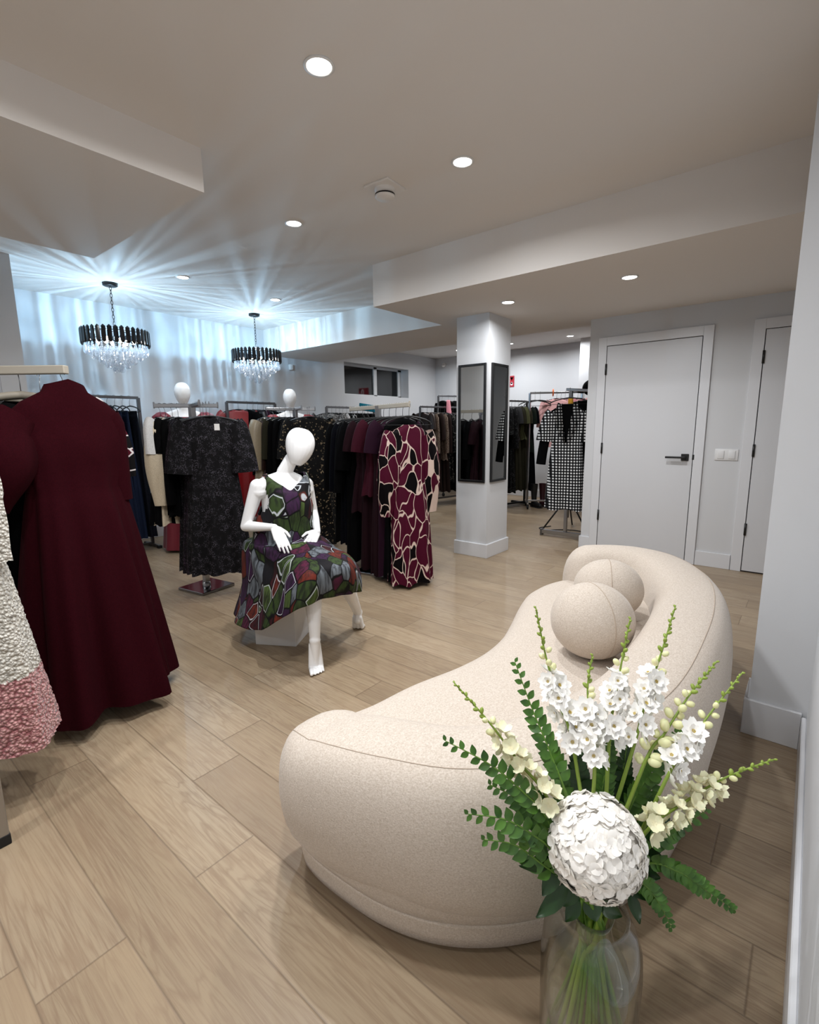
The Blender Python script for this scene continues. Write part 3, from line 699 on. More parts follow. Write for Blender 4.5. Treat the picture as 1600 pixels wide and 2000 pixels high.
# dress
def f_leafprint(t):
    c = t.coord((1, 1, .62))
    dn = t.n('ShaderNodeTexNoise', i_Scale=5.0, i_Detail=1.0); t.l(c, dn.inputs[0])
    ds = t.n('ShaderNodeVectorMath', operation='SCALE'); t.l(dn.outputs['Color'], ds.inputs[0]); ds.inputs['Scale'].default_value = .11
    ad = t.n('ShaderNodeVectorMath', operation='ADD'); t.l(c, ad.inputs[0]); t.l(ds.outputs[0], ad.inputs[1])
    v = t.n('ShaderNodeTexVoronoi', i_Scale=14.0); t.l(ad.outputs[0], v.inputs['Vector'])
    e = t.n('ShaderNodeTexVoronoi', feature='DISTANCE_TO_EDGE', i_Scale=14.0); t.l(ad.outputs[0], e.inputs['Vector'])
    sp = t.n('ShaderNodeSeparateColor'); t.l(v.outputs['Color'], sp.inputs[0])
    pal = t.ramp(sp.outputs[0], [(0, lin((56, 30, 60))), (.18, lin((50, 66, 32))), (.33, lin((100, 38, 26))), (.48, lin((16, 16, 20))), (.58, lin((104, 110, 116))), (.70, lin((78, 26, 50))), (.80, lin((56, 18, 22))), (.88, lin((74, 92, 46)))], 'CONSTANT')
    mp = t.n('ShaderNodeMapping'); mp.inputs['Scale'].default_value = (60, 60, 14); t.l(ad.outputs[0], mp.inputs[0])
    st = t.n('ShaderNodeTexNoise', i_Scale=1.0, i_Detail=3.0); t.l(mp.outputs[0], st.inputs[0])
    col = t.mix(t.ramp(st.outputs[0], [(.38, (.75, .75, .75, 1)), (.58, (0, 0, 0, 1))]), pal, lin((22, 18, 22)))
    ed = t.ramp(e.outputs[0], [(.02, (1, 1, 1, 1)), (.05, (0, 0, 0, 1))])
    col = t.mix(ed, col, lin((10, 9, 10)))
    wl = t.math('MULTIPLY', t.ramp(e.outputs[0], [(.05, (0, 0, 0, 1)), (.06, (1, 1, 1, 1)), (.085, (1, 1, 1, 1)), (.10, (0, 0, 0, 1))]), t.math('GREATER_THAN', sp.outputs[1], .72))
    col = t.mix(wl, col, lin((176, 180, 184)))
    t.l(col, t.b.inputs['Base Color'])
PRINT = mat('leaf_print_cotton', (80, 60, 60), .75, fn=f_leafprint, spec=.2)
# rings of the dress: each a closed curve of 16 control points (angle 0 = wearer's left side, going through the front)
def dring(c, w, df, dbk, z_off=None, n=16):
    out = []
    for k in range(n):
        a = 2*math.pi*k/n; ca, sa = math.cos(a), math.sin(a); d = df if sa > 0 else dbk
        p = c+S_*w*ca+F_*d*sa
        if z_off: p = p+UP*z_off(ca, sa)
        out.append(p-o0)
    return out
rows = []
rows.append(dring(NB-UP*.055+F_*.012, .104, .074, .058, lambda c, s: -.035*max(0, s)+.05*abs(c)+.01*max(0, -s)))
rows.append(dring(NB-UP*.075+F_*.012, .134, .094, .072, lambda c, s: -.03*max(0, s)+.05*abs(c)))
rows.append(dring(CH-UP*.02+F_*.01, .150, .122, .098, lambda c, s: .03*max(0, s)-.04*abs(c)**2))
rows.append(dring(CH-UP*.07+F_*.01, .152, .138, .112, lambda c, s: 0))
rows.append(dring(WA+UP*.03+F_*.012, .168, .145, .128))
rows.append(dring(WA-UP*.05+F_*.012, .182, .150, .14))
# lap and skirt rings, hand placed: (toward wearer's left, forward, height)
def hring(P): 
    pts = cr([Vector(p) for p in P], 8, True); L = len(pts)
    return [PEL-o0+S_*pts[int(k*L/16)].x+F_*pts[int(k*L/16)].y+UP*(pts[int(k*L/16)].z-PEL.z) for k in range(16)]
rows.append(hring([(.215, .0, .60), (.19, .15, .635), (.0, .20, .64), (-.15, .16, .62), (-.185, .0, .60), (-.17, -.14, .60), (0, -.18, .60), (.16, -.14, .60)]))
rows.append(hring([(.245, .03, .50), (.25, .22, .575), (.09, .34, .60), (-.10, .26, .58), (-.19, .04, .49), (-.19, -.15, .46), (0, -.20, .46), (.18, -.15, .46)]))
rows.append(hring([(.26, .08, .43), (.29, .32, .545), (.15, .475, .57), (-.05, .43, .57), (-.18, .12, .40), (-.20, -.17, .35), (0, -.22, .36), (.20, -.16, .37)]))
rows.append(hring([(.27, .11, .37), (.32, .37, .48), (.17, .53, .54), (-.06, .525, .53), (-.19, .17, .32), (-.225, -.17, .26), (0, -.25, .27), (.23, -.16, .32)]))
rows.append(hring([(.27, .12, .31), (.32, .40, .41), (.18, .53, .455), (-.07, .55, .45), (-.21, .22, .24), (-.25, -.16, .20), (0, -.27, .21), (.25, -.16, .27)]))
rows.append(hring([(.27, .12, .25), (.315, .40, .35), (.18, .50, .385), (-.08, .55, .38), (-.225, .25, .185), (-.27, -.15, .15), (0, -.28, .165), (.26, -.16, .22)]))
NV = 128
fine = []
cols = [cr(r, 8, True) for r in rows]
nr = len(rows)
vc = []
for i in range(NV): vc.append(cr([cols[j][i] for j in range(nr)], 5))
for j in range(len(vc[0])):
    ring = []
    t_ = j/(len(vc[0])-1); cen = sum((vc[i][j] for i in range(NV)), Vector())/NV
    for i in range(NV):
        p = vc[i][j]; a = 2*math.pi*i/NV
        amp = .014*max(0, (t_-.25)/.75)**1.2
        f_ = math.sin(9*a+.6+1.2*math.sin(2*a))+.5*math.sin(17*a+2)
        dr = (p-cen); dr.z = 0
        ring.append(p+dr.normalized()*amp*f_)
    fine.append(ring)
b = bmesh.new(); loft(b, fine)
# cut the arm openings of the halter by deleting side faces high on the chest
dl = []
for f in b.faces:
    c = f.calc_center_median()+o0
    a = (c-CH); sx = abs(a.dot(S_)); zz = c.z-CH.z
    if sx > interp(zz, [-.12, -.07, -.02, .03, .07], [.175, .132, .118, .128, .17]) and -.12 < zz < .07: dl.append(f)
bmesh.ops.delete(b, geom=dl, context='FACES')
bmesh.ops.solidify(b, geom=b.faces[:], thickness=.002)
obj('dress', b, PRINT, mq)
# standing mannequins in red gowns behind the racks
RED = mat('red_satin', (128, 14, 20), .35, spec=.5, sheen=.3)
BURGSAT = mat('burgundy_satin', (112, 18, 36), .35, spec=.5, sheen=.3)
def standing(x, y, rot, Hh, m, label):
    t = thing('standing_mannequin', label, 'mannequin', (x, y, 0), rot)
    b = bmesh.new(); k = Hh/1.76
    rings = []
    for z, w_, d_ in ((.75, .10, .09), (.85, .155, .115), (.95, .165, .115), (1.08, .115, .085), (1.2, .13, .095), (1.3, .145, .105), (1.38, .15, .085), (1.44, .10, .055), (1.475, .05, .045)):
        rings.append([Vector((w_*k*math.cos(2*math.pi*i/20), d_*k*math.sin(2*math.pi*i/20), z*k)) for i in range(20)])
    loft(b, rings, cap=(True, True))
    for s in (-1, 1):
        sh = Vector((s*.16, 0, 1.405))*k
        chain(b, [Vector((s*.05, 0, 1.45))*k, sh], [.04, .045]); chain(b, [sh, Vector((s*.21, .02, 1.15))*k, Vector((s*.2, -.05, .93))*k], [.042, .034, .02])
        hand(b, Vector((s*.2, -.05, .93))*k, Vector((0, -.1, -1)), Vector((-s, 0, 0)), Vector((0, -1, 0)))
        chain(b, [Vector((s*.085, 0, .85))*k, Vector((s*.08, -.01, .48))*k, Vector((s*.07, .02, .10))*k, Vector((s*.07, -.10, .03))*k], [.085, .055, .032, .028])
    chain(b, [Vector((0, 0, 1.44))*k, Vector((0, -.01, 1.55))*k], [.05, .045])
    egg_head(b, Vector((0, -.02, 1.64))*k, Vector((0, .05, 1)), Vector((0, -1, 0)), .24*k)
    remesh(b, 'body', MANN, t, .012, 4)
    b = bmesh.new(); rr = []
    for z, w_, d_ in ((1.40, .165, .10), (1.36, .17, .118), (1.28, .165, .125), (1.1, .14, .105), (.95, .19, .145), (.6, .24, .2), (.3, .28, .25), (.03, .31, .28)):
        rr.append([Vector(((w_+.012*math.sin(9*a)*(1.4-z))*k*math.cos(a), (d_+.012*math.sin(9*a)*(1.4-z))*k*math.sin(a), z*k)) for a in [2*math.pi*i/72 for i in range(72)]])
    loft(b, rr); obj('gown', b, m, t)
    for s in (-1, 1):
        b = bmesh.new(); ball(b, (s*.20*k, 0, 1.385*k), .085*k, 20, 12, (1.25, .85, .8)); 
        for v in b.verts: v.co += v.co.normalized()*.006*math.sin(26*math.atan2(v.co.z-1.385*k, v.co.x-s*.2*k))
        obj('puff_sleeve', b, m, t)
    return t
standing(2.54, 5.06, R_(-25), 1.735, BURGSAT, 'white headed mannequin in a burgundy satin gown behind the black sequin dresses')
standing(3.70, 4.82, R_(-30), 1.715, RED, 'white headed mannequin in a red gown behind the black and gold gown')
# ------------------------------------------------------------------ cloth materials
def cloth(name, c, rough=.85, sheen=.0, spec=.15, v=.12):
    def fn(t):
        co = t.coord(); n = t.n('ShaderNodeTexNoise', i_Scale=220.0, i_Detail=2.0); t.l(co, n.inputs[0])
        a = lin(c); d = tuple(x*(1-v*2) for x in a[:3])+(1,)
        t.l(t.ramp(n.outputs[0], [(.35, d), (.65, a)]), t.b.inputs['Base Color']); t.bump(n.outputs[0], .15, .001)
    return mat(name, c, rough, spec=spec, fn=fn, sheen=sheen)
BLK = cloth('black_crepe', (5, 5, 6), spec=.06); BLK2 = cloth('black_wool', (7, 7, 8), spec=.06); NAVYD = cloth('navy_crepe', (7, 8, 14), spec=.06)
NAVY = cloth('navy_cotton', (20, 30, 52)); NAVY2 = cloth('dark_navy_cotton', (9, 13, 24)); DGREEN = cloth('bottle_green_cloth', (14, 24, 18)); OLIVE = cloth('olive_cloth', (78, 80, 54)); OLIVED = cloth('dark_olive_cloth', (42, 40, 28))
BEIGE = cloth('sage_beige_cloth', (146, 146, 118)); CREAMC = cloth('cream_satin', (206, 190, 164), .5, spec=.3); WHITEC = cloth('white_cotton', (216, 214, 212)); CHAMP = cloth('champagne_satin', (146, 132, 108), .35, spec=.5)
BROWN = cloth('brown_satin', (44, 29, 24), .4, spec=.4); BROWNP = cloth('brown_pleat', (33, 21, 18)); BURG = cloth('burgundy_crepe', (54, 8, 24)); BURGD = cloth('dark_burgundy_crepe', (28, 4, 12)); PURP = cloth('plum_crepe', (36, 9, 28))
MAROON = cloth('maroon_velvet', (44, 7, 14), .95, spec=.05); PINK = cloth('pink_cotton', (238, 158, 170)); PINKP = cloth('pale_pink_cotton', (240, 186, 184)); GREYK = cloth('charcoal_knit', (46, 46, 48)); LEATH = cloth('black_leather', (12, 12, 13), .35, spec=.5)
TAN = cloth('tan_cloth', (150, 122, 92)); TEAL = cloth('teal_cloth', (24, 124, 148)); ORANGE = mat('orange_plastic', (232, 112, 36), .5); YEL = mat('yellow_plastic', (232, 168, 40), .5)
def f_seq(c0, c1, sc, th=.72):
    def fn(t):
        co = t.coord(); v = t.n('ShaderNodeTexVoronoi', i_Scale=sc); t.l(co, v.inputs['Vector'])
        n = t.n('ShaderNodeTexNoise', i_Scale=22.0, i_Detail=3.0); t.l(co, n.inputs[0])
        s = t.n('ShaderNodeSeparateColor'); t.l(v.outputs['Color'], s.inputs[0])
        f = t.math('MULTIPLY', t.math('GREATER_THAN', s.outputs[0], th), t.ramp(n.outputs[0], [(.42, (0, 0, 0, 1)), (.6, (1, 1, 1, 1))]))
        t.l(t.mix(f, lin(c0), lin(c1)), t.b.inputs['Base Color']); t.l(t.math('SUBTRACT', .8, t.math('MULTIPLY', f, .5)), t.b.inputs['Roughness'])
        t.bump(t.math('ADD', s.outputs[1], n.outputs[0]), .5, .004)
    return fn
SEQ = mat('black_sequin', (20, 19, 22), .6, spec=.2, fn=f_seq((6, 5, 7), (70, 66, 74), 230.0)); SEQP = mat('plum_sequin', (32, 22, 32), .6, spec=.2, fn=f_seq((12, 7, 12), (60, 46, 60), 230.0))
LACE = mat('black_lace', (22, 22, 23), .6, spec=.2, fn=f_seq((6, 6, 7), (54, 56, 58), 90.0)); GOLDB = mat('black_gold_brocade', (20, 18, 18), .6, spec=.2, fn=f_seq((5, 5, 5), (140, 122, 96), 80.0, .86))
DOTB = mat('black_spot_cloth', (20, 20, 20), .8, spec=.2, fn=f_seq((6, 6, 6), (90, 88, 84), 60.0))
def f_lines(c0, c1, sc, dist, w0, w1, scv=(1, 1, 1), c2=None):
    def fn(t):
        co = t.coord(scv); dn = t.n('ShaderNodeTexNoise', i_Scale=sc*.5, i_Detail=1.0); t.l(co, dn.inputs[0])
        ds = t.n('ShaderNodeVectorMath', operation='SCALE'); t.l(dn.outputs['Color'], ds.inputs[0]); ds.inputs['Scale'].default_value = dist
        ad = t.n('ShaderNodeVectorMath', operation='ADD'); t.l(co, ad.inputs[0]); t.l(ds.outputs[0], ad.inputs[1])
        e = t.n('ShaderNodeTexVoronoi', feature='DISTANCE_TO_EDGE', i_Scale=sc); t.l(ad.outputs[0], e.inputs['Vector'])
        v = t.n('ShaderNodeTexVoronoi', i_Scale=sc); t.l(ad.outputs[0], v.inputs['Vector']); s = t.n('ShaderNodeSeparateColor'); t.l(v.outputs['Color'], s.inputs[0])
        base = t.mix(t.math('GREATER_THAN', s.outputs[0], .70), lin(c0), lin(c2 or c0))
        base = t.mix(t.math('GREATER_THAN', s.outputs[1], .97), base, lin(c1))
        t.l(t.mix(t.ramp(e.outputs[0], [(w0, (1, 1, 1, 1)), (w1, (0, 0, 0, 1))]), base, lin(c1)), t.b.inputs['Base Color'])
    return fn
GOWNP = mat('burgundy_cream_print', (90, 24, 46), .55, spec=.08, fn=f_lines((68, 12, 34), (204, 182, 170), 11.5, .22, .02, .034, (1, 1, .5), (8, 5, 7)))
ZEBRA = mat('zebra_print', (90, 88, 86), .7, spec=.08, fn=f_lines((14, 14, 15), (176, 172, 168), 34.0, .05, .09, .16, (1, 1, 2.2)))
BWPRINT = mat('black_white_print', (60, 60, 60), .7, spec=.08, fn=f_lines((16, 16, 16), (190, 188, 186), 16.0, .06, .05, .09))
STRIPE3 = mat('burgundy_black_white_bands', (80, 30, 40), .7, spec=.08, fn=f_lines((12, 10, 11), (200, 192, 190), 9.0, .10, .03, .05, (.6, .6, 1.6), (70, 10, 26)))
def f_ging(t):
    co = t.coord(); s = t.n('ShaderNodeSeparateXYZ'); t.l(co, s.inputs[0]); P = .031
    fx = t.math('GREATER_THAN', t.math('FRACT', t.math('DIVIDE', t.math('ADD', s.outputs[0], t.math('MULTIPLY', s.outputs[1], .7)), P)), .48); fz = t.math('GREATER_THAN', t.math('FRACT', t.math('DIVIDE', s.outputs[2], P)), .48)
    t.l(t.mix(t.math('MULTIPLY', fx, fz), t.mix(t.math('MAXIMUM', fx, fz), lin((14, 14, 15)), lin((38, 38, 40))), lin((222, 222, 222))), t.b.inputs['Base Color'])
GING = mat('black_white_gingham', (90, 90, 90), .8, spec=.08, fn=f_ging)
def f_pin(t):
    co = t.coord(); s = t.n('ShaderNodeSeparateXYZ'); t.l(co, s.inputs[0]); n = t.n('ShaderNodeTexNoise', i_Scale=70.0); t.l(co, n.inputs[0])
    f = t.math('GREATER_THAN', t.math('FRACT', t.math('DIVIDE', t.math('ADD', s.outputs[0], s.outputs[1]), .026)), .86)
    t.l(t.mix(t.math('MULTIPLY', f, t.math('GREATER_THAN', n.outputs[0], .45)), lin((84, 70, 62)), lin((190, 172, 152))), t.b.inputs['Base Color'])
PINS = mat('brown_pinstripe', (90, 76, 66), .7, spec=.08, fn=f_pin)
def f_fur(t):
    co = t.coord(); v = t.n('ShaderNodeTexVoronoi', i_Scale=95.0, i_Randomness=1.0); t.l(co, v.inputs['Vector'])
    n = t.n('ShaderNodeTexNoise', i_Scale=60.0, i_Detail=3.0); t.l(co, n.inputs[0]); s = t.n('ShaderNodeSeparateXYZ'); t.l(co, s.inputs[0])
    wob = t.math('MULTIPLY', t.math('SUBTRACT', n.outputs[0], .5), .03)
    low = t.math('LESS_THAN', t.math('ADD', s.outputs[2], wob), -.955)
    w_ = t.ramp(v.outputs['Distance'], [(.1, lin((236, 232, 222))), (.75, lin((176, 170, 158)))]); p_ = t.ramp(v.outputs['Distance'], [(.1, lin((222, 172, 168))), (.75, lin((142, 84, 86)))])
    t.l(t.mix(low, w_, p_), t.b.inputs['Base Color']); t.bump(t.math('SUBTRACT', 1.0, v.outputs['Distance']), .9, .012)
FUR = mat('shaggy_white_pink_fur', (220, 210, 200), .95, fn=f_fur, sheen=.3)
STEEL = mat('brushed_steel', (168, 168, 170), .28, 1.0); STEELD = mat('dark_steel', (120, 120, 122), .35, 1.0); CHROME = mat('polished_chrome', (150, 150, 156), .12, 1.0); RAILW = mat('pale_wood_rail', (170, 162, 148), .5); RUB = mat('black_rubber', (16, 16, 17), .7)
HBLK = mat('black_hanger', (17, 17, 18), .45); HTAU = mat('taupe_hanger', (134, 126, 112), .6); HWIRE = mat('hanger_wire', (130, 130, 132), .3, 1.0); TAGW = mat('price_tag_card', (232, 230, 226), .6)

# ------------------------------------------------------------------ hangers and garments
def hanger_meshes(m, W, thick, drop):
    b = bmesh.new(); pts = []
    for k in range(-3, 10): a = R_(90+k*22-20); pts.append((0, .018*math.cos(a), .004+.018*math.sin(a)))
    pts = [(0, .018*math.sin(R_(q)), .0+.018*math.cos(R_(q))) for q in range(-110, 151, 20)]+[(0, .002, -.034), (0, 0, -.050), (0, 0, -.085)]
    tube(b, pts, .0018, 6); h = bpy.data.meshes.new('hook'); b.to_mesh(h); b.free(); h.materials.append(HWIRE)
    b = bmesh.new(); pts = [Vector((W*math.sin(t*math.pi/2), 0, -.082-(.018 if thick > .01 else .004)-drop*abs(t)**1.35)) for t in [k/10 for k in range(-10, 11)]]
    tube(b, pts, [thick*(.75+.25*(1-abs(k)/10)) for k in range(-10, 11)], 8)
    if thick < .01: tube(b, [pts[1]+Vector((.01, 0, -.012)), pts[-2]+Vector((-.01, 0, -.012))], .003, 6)
    s = bpy.data.meshes.new('hanger_body'); b.to_mesh(s); b.free(); s.materials.append(m)
    for me in (h, s):
        for p in me.polygons: p.use_smooth = True
    return h, s
HM = {'black': hanger_meshes(HBLK, .205, .007, .062), 'taupe': hanger_meshes(HTAU, .21, .017, .075)}
def hanger(p, rot, kind, label, group):
    t = thing('clothes_hanger', label, 'hanger', p, rot, group)
    for nm, me in zip(('hook', 'shoulder_bar'), HM[kind]):
        o = bpy.data.objects.new(nm, me); COL.objects.link(o); o.parent = t
    return t
def body_mesh(W, L, hem, D, nf, amp, vneck, seed, waist=.82, neck=.062, asym=0, rough=0, d0=.04, NV=84, NZ=26, slope=1.0):
    r = random.Random(seed); ph, ph2 = r.uniform(0, 6), r.uniform(0, 6); tw = r.uniform(-.4, .4)
    zs = [0, .012, .034, .062, .085, .12, .18, .26, .38]; ws = [neck, neck+.012, W*.72, W*.97, W*1.0, W*.985, W*.93, W*.90, W*waist]; ds = [d0*.8, d0*.9, d0, d0*1.08, d0*1.15, d0*1.3, d0*1.5, d0*1.5, d0*1.4]
    zs = [z+.085*(slope-1)*min(1, z/.085)*(1-max(0, (z-.085)/.6)) for z in zs]; ze = zs[-1]
    zl = list(zs)+[lerp(ze, L, (k+1)/NZ) for k in range(NZ)] if L > .44 else [z*L/.42 for z in zs]+[L]
    rings = []
    for z in zl:
        if z <= ze or L <= .44: w, d = interp(z, zs, ws), interp(z, zs, ds)
        else: t = (z-ze)/(L-ze); w = lerp(W*waist, hem, t**.85); d = lerp(d0*1.4, D, t**.85)
        q = max(0, (z-.22)/max(.3, L-.22)); ring = []
        for i in range(NV):
            a = 2*math.pi*i/NV; c, s = math.cos(a), math.sin(a)
            f = amp*q**1.1*(math.sin(nf*a+ph+tw*q)+.45*math.sin((nf*2+1)*a+ph2))
            if rough: f += rough*r.uniform(-1, 1)
            x = math.copysign(abs(c)**.85, c)*(w+f*.8); y = math.copysign(abs(s)**.9, s)*(d+f)
            zz = -z
            if vneck <= .05 and z < .07 and y < 0: zz -= vneck*max(0, 1-abs(x)/(neck+.02))*(1-z/.07)
            if z >= L-.001: zz -= asym*s+.008*math.sin(nf*a+ph)
            ring.append(Vector((x, y, zz)))
        rings.append(ring)
    b = bmesh.new(); loft(b, rings)
    if vneck > .05:
        dl = []
        for f in b.faces:
            c = f.calc_center_median()
            if c.y < 0 and -c.z < vneck and abs(c.x) < (neck*.95)*(1-(-c.z)/vneck)**.8: dl.append(f)
        bmesh.ops.delete(b, geom=dl, context='FACES')
    return b
def sleeve_mesh(sd, W, sl, r0, r1, ang, fl=.55, puff=0, seed=0, rough=0, drop=0):
    r = random.Random(seed*7+sd); b = bmesh.new(); N = 14; pts = []; rings = []
    for k in range(N+1):
        t = k/N; a = R_(ang)*(1-.35*t); L = sl*t
        p = Vector((sd*(W*.90+math.sin(a)*L), -.015*t, -.075-drop-math.cos(a)*L)) if k else Vector((sd*W*.80, 0, -.068-drop*.85)); pts.append(p)
    for k, p in enumerate(pts):
        t = k/N; d = (pts[min(k+1, N)]-pts[max(k-1, 0)]).normalized(); u = Vector((0, 1, 0)); v = d.cross(u).normalized()
        rad = lerp(r0, r1, t)+puff*math.sin(math.pi*min(1, t*1.0))**1.2
        ring = []
        for i in range(24):
            a = 2*math.pi*i/24; f = 1+.07*math.sin(5*a+seed+2*t)*t+.05*math.sin(9*a+seed)*(1 if puff else t)
            ring.append(p+(v*math.cos(a)*rad+u*math.sin(a)*rad*fl)*f+(Vector((r.uniform(-1, 1), r.uniform(-1, 1), r.uniform(-1, 1)))*rough))
        rings.append(ring)
    loft(b, rings); return b
gseed = [10]
def garment(name, label, cat, p, rot, m, W=.19, L=1.0, hem=None, D=None, sl=(.25, .075, .06, 18), nf=7, amp=.016, v=.02, group=None, waist=.85, neck=.06, puff=0, asym=0, sm=None, extras=None, tagcard=False, rough=0, fl=.55, d0=.036, NV=84, NZ=26, slope=1.0):
    gseed[0] += 1; s = gseed[0]; hem = hem or W*1.15; D = D or .06
    t = thing(name, label, cat, p, rot, group)
    obj('body', body_mesh(W, L, hem, D, nf, amp, v, s, waist, neck, asym, rough, d0, NV, NZ, slope), m, t)
    if callable(sl): sl(t, s)
    elif sl:
        for sd in (-1, 1): obj('sleeve', sleeve_mesh(sd, W, *sl, fl=fl, puff=puff, seed=s, rough=rough*.7, drop=.07*(slope-1)), sm or m, t)
    if tagcard:
        b = bmesh.new(); box(b, .03, -.052, -.10, .065, -.049, -.055); obj('price_tag', b, TAGW, t, False)
    if extras: extras(t)
    return t
def skirt_item(name, label, cat, p, rot, m, L, w0, w1, D, group=None, nf=9, amp=.018):
    gseed[0] += 1; s = gseed[0]; r = random.Random(s); ph = r.uniform(0, 6)
    t = thing(name, label, cat, p, rot, group); rings = []
    for k in range(22):
        q = k/21; rings.append([Vector(((lerp(w0, w1, q)+amp*q*math.sin(nf*a+ph))*math.cos(a), (lerp(.02, D, q)+amp*q*math.sin(nf*a+ph))*math.sin(a), -.06-q*(L-.06))) for a in [2*math.pi*i/72 for i in range(72)]])
    b = bmesh.new(); loft(b, rings, cap=(True, False)); obj('cloth', b, m, t)
    b = bmesh.new(); loft(b, [[Vector((w0*1.02*math.cos(a), .022*math.sin(a), z)) for a in [2*math.pi*i/36 for i in range(36)]] for z in (-.055, -.09)]); obj('waistband', b, m, t); return t
def px_of(p):
    d = Vector(p)-Vector((0, 0, 1.25)); return d.dot(Rv)/d.dot(Fv)
# ------------------------------------------------------------------ stands and racks
def bar(b, p0, p1, w=.025, h=None, bev=.003):
    p0, p1 = Vector(p0), Vector(p1); d = p1-p0; L = d.length; d.normalize(); u, v = frame(d)
    if abs(d.z) < .9: u = Vector((0, 0, 1)).cross(d).normalized(); v = d.cross(u)
    M = Matrix((d, u, v)).transposed().to_4x4(); M.translation = p0
    h = h or w; box(b, 0, -w/2, -h/2, L, w/2, h/2, bev, M, 1)
def rolling_rack(label, p0, p1, z, m=STEELD, r=.014, foot=.25, lower=True, casters=True, drop=.0, posts=(0, 1), ztop=.0):
    p0, p1 = Vector((p0[0], p0[1], 0)), Vector((p1[0], p1[1], 0)); t = thing('clothes_rack', label, 'clothes rack', p0)
    d = p1-p0; n = Vector((-d.y, d.x, 0)).normalized(); h = Vector((0, 0, 1)); fz = .085 if casters else .02
    b = bmesh.new(); bar(b, h*z, d+h*z, r*2); obj('rail', b, m, t, False)
    for q in posts:
        e = d*q; b = bmesh.new(); bar(b, e+h*fz, e+h*(z+ztop), .03); obj('upright', b, m, t, False)
        b = bmesh.new(); bar(b, e-n*foot+h*fz, e+n*foot+h*fz, .03); f = obj('foot', b, m, t, False)
        if casters:
            for s in (-1, 1):
                b = bmesh.new(); c = e+n*foot*s*.92; tube(b, [c+h*.032-d.normalized()*.012, c+h*.032+d.normalized()*.012], .032, 16); box(b, c.x-.01, c.y-.01, .03, c.x+.01, c.y+.01, fz); obj('caster', b, RUB, f)
        else:
            for s in (-1, 1): b = bmesh.new(); c = e+n*foot*s; box(b, c.x-.02, c.y-.02, 0, c.x+.02, c.y+.02, .03, .003); obj('end_cap', b, RUB, f, False)
    if lower: b = bmesh.new(); bar(b, h*(fz+.02), d+h*(fz+.02), .025); obj('lower_bar', b, m, t, False)
    return t
def display_stand(label, c, z, arms, base=.30, rot=0, m=STEEL, plate=CHROME, armh=.028, armm=None):
    t = thing('display_stand', label, 'display stand', (c[0], c[1], 0)); M = Matrix.Rotation(rot, 4, 'Z')
    b = bmesh.new(); box(b, -base/2, -base/2, 0, base/2, base/2, .022, .003, M, 1); obj('base_plate', b, plate, t, False)
    b = bmesh.new(); box(b, -.02, -.02, .02, .02, .02, z+.012, .002, M, 1); obj('post', b, m, t, False)
    b = bmesh.new(); lathe(b, [(.032, .022), (.032, .05), (.02, .056)], 16); obj('collar', b, m, t)
    for dx, dy, dz in arms:
        b = bmesh.new(); bar(b, (0, 0, z), (dx, dy, z+dz), .02, armh); e = Vector((dx, dy, z+dz)); L = Vector((dx, dy, 0)).length; u = Vector((dx, dy, 0))/L
        k = .05
        while k < L: bar(b, Vector((0, 0, z+armh/2))+u*k, Vector((0, 0, z+armh/2+.008))+u*k, .006); k += .035
        bar(b, e-Vector((0, 0, .02)), e+Vector((0, 0, .028)), .012); obj('arm', b, armm or m, t, False)
    return t
def hang(rackname, group, p0, p1, z, items, hk='black', rot=None, zoff=-.083):
    """items: (fraction along the rail, description, name, category, params[, rot offset in degrees])"""
    p0, p1 = Vector((p0[0], p0[1], z)), Vector((p1[0], p1[1], z)); d = p1-p0; base = math.atan2(d.y, d.x)-math.pi/2 if rot is None else rot
    L = []
    for it in items:
        p = p0.lerp(p1, it[0]); L.append((px_of(p), p, it))
    L.sort(key=lambda q: q[0])
    for k, (_, p, it) in enumerate(L):
        ro = base+R_(it[5] if len(it) > 5 else rnd.uniform(-7, 7)); o = ORD[k]
        pr = dict(it[4]); p = p.copy(); dr_ = Vector((0, 0, -pr.pop('drop', 0))); lab = it[1] if it[1].endswith('!') else it[1]+', %s from the left on %s' % (o, rackname)
        lab = lab.rstrip('!')
        if it[2]: 
            if pr.pop('skirt', None): skirt_item(it[2], lab, it[3], p+dr_+Vector((0, 0, zoff)), ro, group=group, **pr)
            else: garment(it[2], lab, it[3], p+dr_+Vector((0, 0, zoff)), ro, group=group, **pr)
        hk_ = hk
        hanger(p, ro, hk_, '%s hanger, %s from the left on %s' % (hk_, o, rackname), 'hangers on '+rackname)
SHORT = (.20, .078, .07, 22); LONG = (.56, .075, .045, 12); MID = (.36, .085, .07, 16); NOS = None
# ------------------------------------------------------------------ nearest rack at the left edge
rr = thing('clothes_rack', 'nearest clothes rack with pale rail at the left edge, holding the maroon gown', 'clothes rack', (.45, 2.50, 0))
u_ = Vector((.632, -.775, 0)).normalized()
b = bmesh.new(); bar(b, Vector((.283, -.088, 1.5))*1.0+u_*.0, Vector((.283, -.088, 1.5))-u_*1.5, .032, .034); obj('rail', b, RAILW, rr, False)
for q in (.30, 1.40):
    e = Vector((.283, -.088, 0))-u_*q; b = bmesh.new(); bar(b, e+Vector((0, 0, .02)), e+Vector((0, 0, 1.5)), .032); obj('upright', b, STEEL, rr, False)
    b = bmesh.new(); n_ = Vector((-u_.y, u_.x, 0)); bar(b, e-n_*.22+Vector((0, 0, .02)), e+n_*.22+Vector((0, 0, .02)), .032); obj('foot', b, STEEL, rr, False)
RN = Vector((.733, 2.412, 1.5))
r2 = thing('display_stand', 'steel stand upright with black foot at the left edge of the floor', 'display stand', (.222, 1.815, 0))
